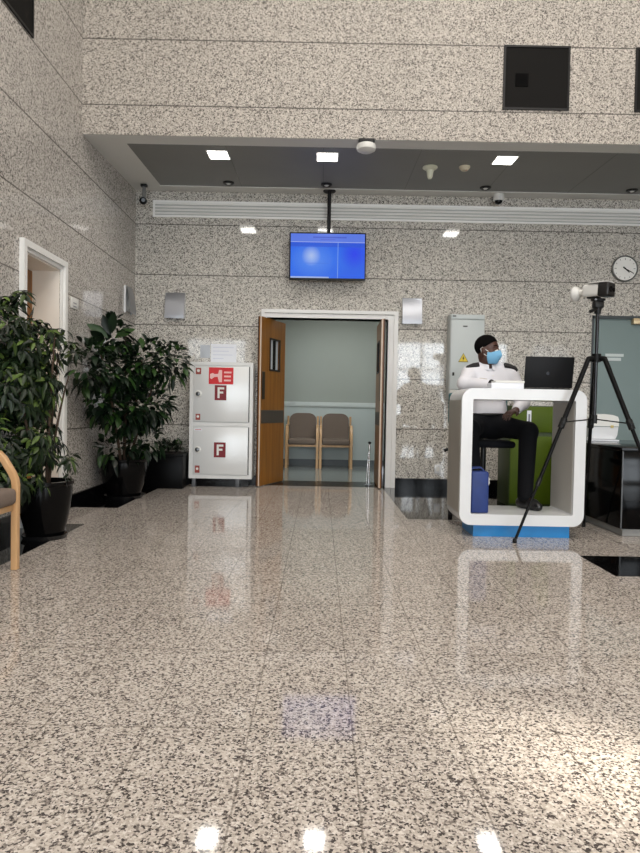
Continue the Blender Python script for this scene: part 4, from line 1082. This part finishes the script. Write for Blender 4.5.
# ------------------------------------------------------------------ the guard
def V3(*a): return np.array(a, dtype=np.float64)
def sd_cone(p, a, b, ra, rb):
    a, b = np.asarray(a, float), np.asarray(b, float); ba = b-a
    q = np.clip(((p-a)@ba)/max(ba@ba, 1e-12), 0, 1)
    return np.linalg.norm(p-a-q[..., None]*ba, axis=-1)-(ra+(rb-ra)*q)
def sd_ell(p, c, r, Rm=None):
    q = p-np.asarray(c, float)
    if Rm is not None: q = q@Rm
    r = np.asarray(r, float)
    k0 = np.linalg.norm(q/r, axis=-1); k1 = np.linalg.norm(q/(r*r), axis=-1)
    return k0*(k0-1)/np.maximum(k1, 1e-9)
def smin(a, b, k):
    h = np.clip(0.5+0.5*(b-a)/k, 0, 1)
    return b*(1-h)+a*h-k*h*(1-h)
class Field:
    def __init__(s, lo, hi, h):
        s.h = h; s.lo = np.asarray(lo, float); s.n = np.ceil((np.asarray(hi)-s.lo)/h).astype(int)+1
        s.d = np.full(s.n, 0.5)
    def sub(s, lo, hi):
        i0 = np.clip(np.floor((np.asarray(lo)-s.lo)/s.h).astype(int), 0, s.n-1); i1 = np.clip(np.ceil((np.asarray(hi)-s.lo)/s.h).astype(int)+1, 1, s.n)
        sl = tuple(slice(a, b) for a, b in zip(i0, i1))
        ax = [s.lo[k]+s.h*np.arange(i0[k], i1[k]) for k in range(3)]
        return sl, np.stack(np.meshgrid(*ax, indexing='ij'), -1)
    def cone(s, a, b, ra, rb=None, k=0.02, grow=0.0):
        rb = ra if rb is None else rb
        a, b = np.asarray(a, float), np.asarray(b, float); m = max(ra, rb)+grow+2*k+3*s.h
        sl, p = s.sub(np.minimum(a, b)-m, np.maximum(a, b)+m)
        s.d[sl] = smin(s.d[sl], sd_cone(p, a, b, ra+grow, rb+grow), k)
    def ell(s, c, r, Rm=None, k=0.02, grow=0.0):
        m = max(r)+grow+2*k+3*s.h; c = np.asarray(c, float)
        sl, p = s.sub(c-m, c+m)
        s.d[sl] = smin(s.d[sl], sd_ell(p, c, [x+grow for x in r], Rm), k)
    def clip(s, fn):
        sl, p = s.sub(s.lo, s.lo+s.h*s.n)
        s.d[sl] = np.maximum(s.d[sl], fn(p))
    def mesh(s):
        d = s.d; sg = d < 0
        cnt = sum(sg[i:i+d.shape[0]-1, j:j+d.shape[1]-1, k:k+d.shape[2]-1].astype(np.int8) for i in (0, 1) for j in (0, 1) for k in (0, 1))
        act = np.argwhere((cnt > 0) & (cnt < 8))
        idx = -np.ones(cnt.shape, dtype=np.int64); idx[tuple(act.T)] = np.arange(len(act))
        cor = [(i, j, k) for i in (0, 1) for j in (0, 1) for k in (0, 1)]
        val = {c: d[act[:, 0]+c[0], act[:, 1]+c[1], act[:, 2]+c[2]] for c in cor}
        pos = np.zeros((len(act), 3)); n = np.zeros(len(act))
        for c in cor:
            for ax in range(3):
                if c[ax] == 0:
                    e = list(c); e[ax] = 1; e = tuple(e); a_, b_ = val[c], val[e]
                    m = (a_ < 0) != (b_ < 0)
                    q = np.where(m, a_/np.where(m, a_-b_, 1), 0)
                    pt = np.tile(np.array(c, float), (len(act), 1)); pt[:, ax] += q
                    pos[m] += pt[m]; n[m] += 1
        vs = s.lo+(act+pos/n[:, None])*s.h
        fs = []
        for ax in range(3):
            o1, o2 = [(1, 2), (2, 0), (0, 1)][ax]
            A = np.take(sg, range(0, d.shape[ax]-1), axis=ax); B = np.take(sg, range(1, d.shape[ax]), axis=ax)
            e = np.argwhere(A != B)
            e = e[(e[:, o1] > 0) & (e[:, o2] > 0) & (e[:, o1] < d.shape[o1]-1) & (e[:, o2] < d.shape[o2]-1)]
            flip = A[tuple(e.T)]
            q = []
            for (u, v) in ((-1, -1), (0, -1), (0, 0), (-1, 0)):
                t_ = e.copy(); t_[:, o1] += u; t_[:, o2] += v; q.append(idx[tuple(t_.T)])
            q = np.stack(q, 1); q[~flip] = q[~flip][:, ::-1]
            fs.append(q[(q >= 0).all(1)])
        m = MB(); m.raw([tuple(v) for v in vs], [tuple(int(i) for i in f) for f in np.concatenate(fs)])
        return m

# joints (metres)
PEL = V3(1.475, 5.72, 0.84); CH = V3(1.478, 5.665, 1.17); NK = V3(1.472, 5.655, 1.335)
HC = np.array(P(487.5, 349.5, 5.62)[:]); 
SR, ER, WR = V3(1.315, 5.66, 1.285), V3(1.225, 5.45, 1.185), V3(1.405, 5.245, 1.17)
SL, EL, WL = V3(1.665, 5.655, 1.285), V3(1.765, 5.60, 1.035), V3(1.655, 5.415, 0.965)
HR, KR, AR, TR = V3(1.385, 5.70, 0.83), V3(1.255, 5.36, 0.80), V3(1.275, 5.24, 0.285), V3(1.285, 5.10, 0.222)
HL, KL, AL, TL = V3(1.565, 5.70, 0.83), V3(1.745, 5.36, 0.79), V3(1.665, 5.15, 0.285), V3(1.72, 5.02, 0.222)
# head axes: he looks to the right and a little towards the viewer
fy = math.radians(-33)
FW = V3(math.cos(fy), math.sin(fy), -0.03); FW /= np.linalg.norm(FW)
SD = np.cross(FW, V3(0, 0, 1)); SD /= np.linalg.norm(SD); UP = np.cross(SD, FW)
RH = np.stack([FW, SD, UP], 1)
def hp(f, s_, u): return HC+FW*f+SD*s_+UP*u
def head_prims(Fd, grow=0.0, face_only=False):
    if not face_only: Fd.ell(hp(-0.012, 0, 0.03), (0.098, 0.077, 0.092), RH, 0.02, grow)
    Fd.ell(hp(0.03, 0, -0.03), (0.064, 0.062, 0.085), RH, 0.025, grow)
    Fd.cone(hp(0.04, 0, -0.088), hp(0.058, 0, -0.098), 0.032, 0.027, 0.03, grow)
    Fd.cone(hp(0.0, 0.045, -0.06), hp(0.045, 0.02, -0.09), 0.024, 0.02, 0.03, grow); Fd.cone(hp(0.0, -0.045, -0.06), hp(0.045, -0.02, -0.09), 0.024, 0.02, 0.03, grow)
def hand(Fd, W, d, n, curl, thumb):
    """five fingers; d = pointing direction, n = back-of-hand normal, thumb = side of the thumb (+1/-1)"""
    d = d/np.linalg.norm(d); n = n-d*(n@d); n /= np.linalg.norm(n); sd = np.cross(d, n)*thumb
    for o in (-0.022, 0, 0.022): Fd.cone(W+d*0.012+sd*o*0.6, W+d*0.085+sd*o, 0.017, 0.013, 0.012)
    for i, (o, l_) in enumerate(((0.030, 0.068), (0.010, 0.078), (-0.010, 0.073), (-0.030, 0.058))):
        a = W+d*0.088+sd*o; c1, c2 = curl, curl*2.0
        d1 = d*math.cos(c1)-n*math.sin(c1); d2 = d*math.cos(c2)-n*math.sin(c2)
        b1 = a+d1*l_*0.52+sd*o*0.12; b2 = b1+d2*l_*0.48
        Fd.cone(a-d*0.012, b1, 0.0092, 0.0086, 0.004); Fd.cone(b1, b2, 0.0086, 0.0072, 0.004)
    a = W+d*0.03+sd*0.028; b1 = a+(d*0.6+sd*0.75-n*0.15)*0.042; b2 = b1+(d*0.9+sd*0.25-n*0.3)*0.03
    Fd.cone(a, b1, 0.0125, 0.0105, 0.008); Fd.cone(b1, b2, 0.0105, 0.008, 0.005)

def torso(Fd, g=0.0):
    X = V3(1, 0.10, 0)
    Fd.cone(PEL-X*0.075, PEL+X*0.075, 0.115, 0.115, 0.05, g)
    Fd.cone(V3(1.475, 5.70, 0.98)-X*0.06, V3(1.475, 5.70, 0.98)+X*0.06, 0.105, 0.105, 0.06, g)
    Fd.cone(CH-X*0.075, CH+X*0.075, 0.115, 0.115, 0.06, g)
    Fd.cone(SR+V3(0.02, 0, -0.012), SL+V3(-0.02, 0, -0.012), 0.062, 0.062, 0.06, g)
    Fd.cone(NK+V3(-0.075, 0.005, -0.012), NK+V3(0.075, 0.005, -0.012), 0.05, 0.05, 0.06, g)
def arms(Fd, g=0.0, k=0.03):
    for a, b_, c in ((SR, ER, WR), (SL, EL, WL)):
        Fd.cone(a, b_, 0.058, 0.045, k, g); Fd.cone(b_, c, 0.043, 0.03, k, g)
# -- body: one continuous surface
Bd = Field((1.08, 4.93, 0.17), (1.92, 5.95, 1.69), 0.0065)
torso(Bd); arms(Bd)
for h_, k_, a_, t_ in ((HR, KR, AR, TR), (HL, KL, AL, TL)):
    Bd.cone(h_, k_, 0.082, 0.056, 0.04); Bd.cone(k_, a_, 0.054, 0.036, 0.03); Bd.cone(a_+V3(0, 0.02, -0.03), t_, 0.034, 0.024, 0.02)
Bd.cone(NK+V3(0, 0, -0.02), hp(-0.025, 0, -0.06), 0.056, 0.054, 0.03)
head_prims(Bd)
Bd.cone(hp(0.084, 0, 0.01), hp(0.108, 0, -0.03), 0.011, 0.016, 0.012)
for s_ in (-1, 1):
    Bd.cone(hp(0.078, s_*0.012, 0.024), hp(0.062, s_*0.048, 0.024), 0.012, 0.01, 0.012)
    Bd.ell(hp(-0.012, s_*0.076, -0.012), (0.022, 0.010, 0.034), RH, 0.008)
    Bd.cone(hp(0.05, s_*0.045, -0.03), hp(0.06, s_*0.03, -0.035), 0.022, 0.02, 0.02)
hand(Bd, WR, V3(0.85, -0.25, -0.06), V3(0.05, 0.1, 1.0), 0.25, 1)
hand(Bd, WL, V3(-0.75, -0.5, -0.25), V3(-0.1, -0.2, 1.0), 0.45, -1)
M_SKIN = mat('dark_skin', (74, 46, 36), 0.45, var=0.06, vscale=30)
body = obj('person', Bd.mesh(), M_SKIN, None, 180)
tag(recenter(body), 'guard in white shirt and blue face mask sitting behind the white counter', 'person')
M_SHIRT = mat('white_shirt', (224, 224, 230), 0.75, bump=0.35, bscale=28)
M_TROUSER = mat('black_trousers', (11, 12, 16), 0.85, spec=0.2, bump=0.3, bscale=30)
# -- shirt
Sh = Field((1.08, 5.15, 0.80), (1.92, 5.95, 1.42), 0.0075)
torso(Sh, 0.016)
for a, b_, c in ((SR, ER, WR), (SL, EL, WL)):
    e_ = b_+(c-b_)*0.86
    Sh.cone(a, b_, 0.074, 0.062, 0.035); Sh.cone(b_, e_, 0.060, 0.043, 0.03)
def neckline(p):
    q = p-NK
    r_ = np.hypot(q[..., 0], q[..., 1])
    return np.minimum(q[..., 2]-0.03-1.3*np.minimum(q[..., 1]+0.035, 0)-3.0*np.maximum(np.abs(q[..., 0])-0.03, 0)*(q[..., 1] < 0), 0.1-r_)
Sh.clip(neckline)
Sh.clip(lambda p: 0.875+0.0*p[..., 0]-p[..., 2])
obj('shirt', Sh.mesh(), M_SHIRT, body, 180)
# collar
b = MB(); ax = Vector(hp(-0.025, 0, -0.06)-NK).normalized(); pts_o = []
vs = []; fs = []; n = 28
for i in range(n+1):
    a = -PI/2+0.16+(2*PI-0.32)*i/n
    c0 = Vector(NK)+Vector((math.cos(a)*0.074, math.sin(a)*0.070, 0.018)); front = max(0, -math.sin(a))
    lo_ = c0+Vector((math.cos(a)*0.012, math.sin(a)*0.014-0.006*front, -0.012-0.03*front)); hi_ = c0+Vector((0, 0, 0.040-0.035*front))
    vs += [lo_, hi_, hi_+Vector((math.cos(a)*0.006, math.sin(a)*0.006, -0.002)), lo_+Vector((math.cos(a)*0.008, math.sin(a)*0.008, 0))]
for i in range(n):
    for j in range(4):
        k = (j+1) % 4; fs.append((i*4+j, i*4+k, i*4+4+k, i*4+4+j))
fs += [(0, 1, 2, 3), (n*4+3, n*4+2, n*4+1, n*4)]
b.raw(vs, fs); obj('collar', b, M_SHIRT, body, 60)
# epaulettes, pocket flaps, buttons
for A0, s_ in ((SR, -1), (SL, 1)):
    p0 = Vector(A0)+Vector((s_*0.03, -0.05, 0.045)); p1 = Vector(A0)+Vector((-s_*0.065, -0.056, 0.074))
    b = MB(); b.bar([p0+Vector((s_*0.012, 0, -0.010)), p0, (p0+p1)/2+Vector((0, 0, 0.006)), p1], 0.05, 0.026, (0, 0.8, 0.6)); obj('epaulette', b, mat('epaulette_black', (22, 22, 24), 0.7), body, label='black shoulder strap')
b = MB(); b.box((-0.035, -0.006, -0.006), (0.035, 0.006, 0.006), 0.002); b.rot(Matrix.Translation((1.40, 5.533, 1.23)) @ Matrix.Rotation(0.1, 4, 'Y')); obj('name_badge', b, mat('badge_brass', (150, 130, 90), 0.35, metal=0.7), body, label='small brass badge')
for k in range(4):
    b = MB(); b.lathe([(0, 0.004), (0.006, 0.004), (0.006, 0)], (1.485, 5.533, 1.26-k*0.075), 12, mtx=RX); obj('button', b, M_WHITEPL, body)
# -- trousers
Tr = Field((1.08, 4.95, 0.2), (1.92, 5.95, 1.0), 0.0075)
Tr.cone(PEL+V3(-0.075, 0, 0.0), PEL+V3(0.075, 0, 0.0), 0.135, 0.135, 0.05); Tr.cone(PEL+V3(-0.07, -0.01, 0.07), PEL+V3(0.07, -0.01, 0.07), 0.125, 0.125, 0.05)
for h_, k_, a_ in ((HR, KR, AR), (HL, KL, AL)):
    Tr.cone(h_, k_, 0.102, 0.078, 0.05); Tr.cone(k_, a_+(a_-k_)*0.02, 0.076, 0.060, 0.03)
Tr.clip(lambda p: p[..., 2]-0.935)
obj('trousers', Tr.mesh(), M_TROUSER, body, 180)
b = MB(); ring_ = []
for i in range(28):
    a = 2*PI*i/28; ring_.append((1.475+0.198*math.cos(a), 5.715+0.142*math.sin(a), 0.925))
b.tube(ring_, 0.012, 8, True); obj('belt', b, M_BLACK, body)
# -- shoes
for a_, t_ in ((AR, TR), (AL, TL)):
    Fs = Field(np.minimum(a_, t_)-0.11, np.maximum(a_, t_)+0.11, 0.006)
    d = (t_-a_); d[2] = 0; d /= np.linalg.norm(d)
    hz_ = CIN+0.042
    base = V3(a_[0], a_[1], hz_)
    Fs.cone(base-d*0.045, base+d*0.10, 0.043, 0.044, 0.02); Fs.cone(base+d*0.10, base+d*0.155+V3(0, 0, -0.008), 0.044, 0.033, 0.02); Fs.cone(base, V3(a_[0], a_[1], a_[2]+0.0), 0.044, 0.048, 0.03)
    Fs.clip(lambda p: CIN+0.003-p[..., 2]); Fs.clip(lambda p: p[..., 2]-(CIN+0.125))
    obj('shoe', Fs.mesh(), mat('black_leather', (18, 18, 19), 0.3), body, 180)
# -- hair, mask, eyes, brows
Hh = Field(HC-0.16, HC+0.16, 0.0045)
Hh.ell(hp(-0.014, 0, 0.032), (0.104, 0.083, 0.098), RH, 0.02)
def hairline(p):
    q = (p-HC)@RH
    f, s_, u = q[..., 0], np.abs(q[..., 1]), q[..., 2]
    return -(u-np.where(f > 0.0, 0.014+0.75*f, 0.014+0.95*f))
Hh.clip(hairline); obj('hair', Hh.mesh(), mat('black_hair', (8, 7, 7), 0.95, spec=0.1, bump=1.0, bscale=260), body, 180)
Mk = Field(HC-0.17, HC+0.17, 0.0045)
head_prims(Mk, 0.007, True); Mk.cone(hp(0.09, 0, -0.02), hp(0.104, 0, -0.045), 0.022, 0.026, 0.03); Mk.ell(hp(0.05, 0, -0.055), (0.062, 0.06, 0.062), RH, 0.03)
def maskcut(p):
    q = (p-HC)@RH
    f, s_, u = q[..., 0], np.abs(q[..., 1]), q[..., 2]
    return np.maximum(np.maximum(u+0.005+0.35*s_, 0.022-f), -0.125-u)
Mk.clip(maskcut); mk = obj('face_mask', Mk.mesh(), mat('mask_blue', (122, 182, 220), 0.75, bump=0.3, bscale=60), body, 180, label='pale blue face mask')
b = MB(); b.bar([hp(0.098, 0.0, -0.003), hp(0.094, 0.022, -0.010), hp(0.075, 0.043, -0.02)], 0.012, 0.006, UP); b.bar([hp(0.098, 0.0, -0.003), hp(0.094, -0.022, -0.010), hp(0.075, -0.043, -0.02)], 0.012, 0.006, UP); obj('mask_top_band', b, M_WHITEPL, mk)
for s_ in (-1, 1):
    b = MB(); b.tube([hp(0.045, s_*0.062, -0.028), hp(0.015, s_*0.074, -0.012), hp(-0.018, s_*0.082, 0.014), hp(-0.034, s_*0.083, 0.0), hp(-0.024, s_*0.08, -0.03), hp(0.01, s_*0.07, -0.055), hp(0.035, s_*0.06, -0.07)], 0.0028, 6); obj('ear_loop', b, M_WHITEPL, mk)
    b = MB(); b.ell(hp(0.071, s_*0.031, 0.006), (0.0115, 0.0115, 0.0115), 14); ey = obj('eye', b, mat('eye_white', (200, 192, 186), 0.25), body)
    b = MB(); b.ell(hp(0.079, s_*0.032, 0.006), (0.0055, 0.0055, 0.0055), 12); obj('iris', b, mat('iris_dark', (18, 10, 8), 0.15), ey)
    b = MB(); b.bar([hp(0.092, s_*0.012, 0.027), hp(0.085, s_*0.032, 0.034), hp(0.067, s_*0.052, 0.028)], 0.008, 0.006, UP); obj('eyebrow', b, MATS['black_hair'], body)
# -- wrist watch
ax = (WR-ER); ax /= np.linalg.norm(ax); e1 = np.cross(ax, V3(0, 0, 1)); e1 /= np.linalg.norm(e1); e2 = np.cross(e1, ax)
cw = WR-ax*0.012
b = MB(); b.tube([tuple(cw+e1*0.036*math.cos(q)+e2*0.036*math.sin(q)) for q in np.linspace(0, 2*PI, 21)[:-1]], 0.008, 8, True); wt = obj('watch', b, M_BLACK, body)
b = MB(); b.cyl(tuple(cw-e1*0.03), tuple(cw-e1*0.046), 0.02, n=20); obj('watch_face', b, mat('watch_glass', (60, 62, 66), 0.15), wt)

# ------------------------------------------------------------------ the stool he sits on
sx_, sy_ = 1.475, 5.76
t = thing('drafting_stool', 'high black stool with a teal backrest under the guard', 'stool', (sx_, sy_, 0))
ST = 0.695
b = MB(); b.box((sx_-0.23, sy_-0.22, ST-0.06), (sx_+0.23, sy_+0.2, ST), 0.028, 4); obj('seat', b, mat('seat_black', (16, 18, 24), 0.85, spec=0.2), t)
b = MB(); b.cyl((sx_, sy_, 0.09), (sx_, sy_, ST-0.06), 0.025); obj('column', b, M_BLACK, t)
M_TEALFAB = mat('teal_fabric', (62, 104, 108), 0.85, bump=0.3, bscale=400)
b = MB(); b.box((-0.275, 0.0, 0.84), (0.275, 0.05, 1.12), 0.02, 4)
for v in b.bm.verts: v.co.y -= 0.0 if True else 0
b.rot(Matrix.Translation((sx_, sy_+0.215, 0))); obj('backrest', b, M_TEALFAB, t, label='teal backrest')
b = MB(); b.bar([(sx_, sy_+0.1, ST-0.05), (sx_, sy_+0.285, ST-0.03), (sx_, sy_+0.29, 1.0)], 0.05, 0.012, (1, 0, 0)); obj('back_bracket', b, M_BLACK, t)
b = MB(); b.tube([(sx_-0.1, sy_-0.02, ST-0.075), (sx_-0.28, sy_-0.04, ST-0.075), (sx_-0.36, sy_-0.04, ST-0.10)], [0.008, 0.009, 0.016]); obj('lever', b, M_BLACK, t)
b = MB(); b.lathe([(0, 0.13), (0.03, 0.13), (0.045, 0.1), (0.045, 0.07), (0, 0.07)], (sx_, sy_, 0), 20)
for k in range(5):
    a = k*2*PI/5+0.3; b.bar([(sx_+0.03*math.cos(a), sy_+0.03*math.sin(a), 0.1), (sx_+0.28*math.cos(a), sy_+0.28*math.sin(a), 0.07)], 0.045, 0.03, (-math.sin(a), math.cos(a), 0))
obj('base', b, M_BLACK, t)
for k in range(5):
    a = k*2*PI/5+0.3; b = MB(); b.cyl((sx_+0.28*math.cos(a), sy_+0.28*math.sin(a), 0.0), (sx_+0.28*math.cos(a), sy_+0.28*math.sin(a), 0.07), 0.022, 0.018); obj('glide', b, M_BLACK, t)

# ------------------------------------------------------------------ light
def area(name, loc, rot, sx, sy, power, col, spread=None):
    l = bpy.data.lights.new(name, 'AREA'); l.shape = 'RECTANGLE'; l.size = sx; l.size_y = sy; l.energy = power; l.color = col
    o = bpy.data.objects.new(name, l); C.objects.link(o); o.location = loc; o.rotation_euler = rot
    if spread: l.spread = spread
    return o
for k, (x0, x1, z0, z1) in enumerate(WIN):
    ar = (x1-x0)*(z1-z0)
    area('daylight_window', ((x0+x1)/2, YR-0.2, (z0+z1)/2), (PI/2, 0, 0), x1-x0, z1-z0, ar*36, (0.87, 0.94, 1.0))
area('overhead_fill', (1.6, -0.2, ZT-0.02), (0, 0, 0), 5.0, 8.0, 520, (1.0, 0.94, 0.87))  # unseen light added under the closed ceiling to brighten lintel and floor
area('corridor_lamp', (0.4, 9.3, 2.68), (0, 0, 0), 1.2, 0.6, 29, (0.97, 1.0, 0.96))
for (xa, xb) in ((207.0, 226.3), (317.3, 337.6), (498.2, 517.8)):
    area('ceiling_lamp', ((P(xa, 153, 6.4).x+P(xb, 153, 6.4).x)/2, 6.41, cz(6.41)-0.02), (0, 0, 0), 0.2, 0.26, 5, (1.0, 0.97, 0.92))
sun = bpy.data.lights.new('sun', 'SUN'); sun.energy = 9.0; sun.angle = math.radians(2.4); sun.color = (1.0, 0.93, 0.8)
so = bpy.data.objects.new('sun', sun); C.objects.link(so)
src = Vector((XR, (SX[0]+SX[1])/2, (SX[2]+SX[3])/2)); dst = Vector((0.72, 1.64, 0))
so.location = src+(src-dst)*0.3
so.rotation_euler = (dst-src).to_track_quat('-Z', 'Y').to_euler()

w = bpy.data.worlds.new('world'); S.world = w; w.use_nodes = True
w.node_tree.nodes['Background'].inputs['Color'].default_value = (0.75, 0.87, 1.0, 1)
w.node_tree.nodes['Background'].inputs['Strength'].default_value = 1.0

S.view_settings.view_transform = 'Standard'
S.view_settings.look = 'None'
S.view_settings.gamma = 1.0
S.view_settings.use_curve_mapping = False
S.view_settings.exposure = 0.0
S.cycles.use_denoising = True
S.cycles.max_bounces = 8
S.cycles.diffuse_bounces = 4
S.cycles.glossy_bounces = 4
S.cycles.sample_clamp_indirect = 6.0
S.cycles.caustics_reflective = False
S.cycles.caustics_refractive = False
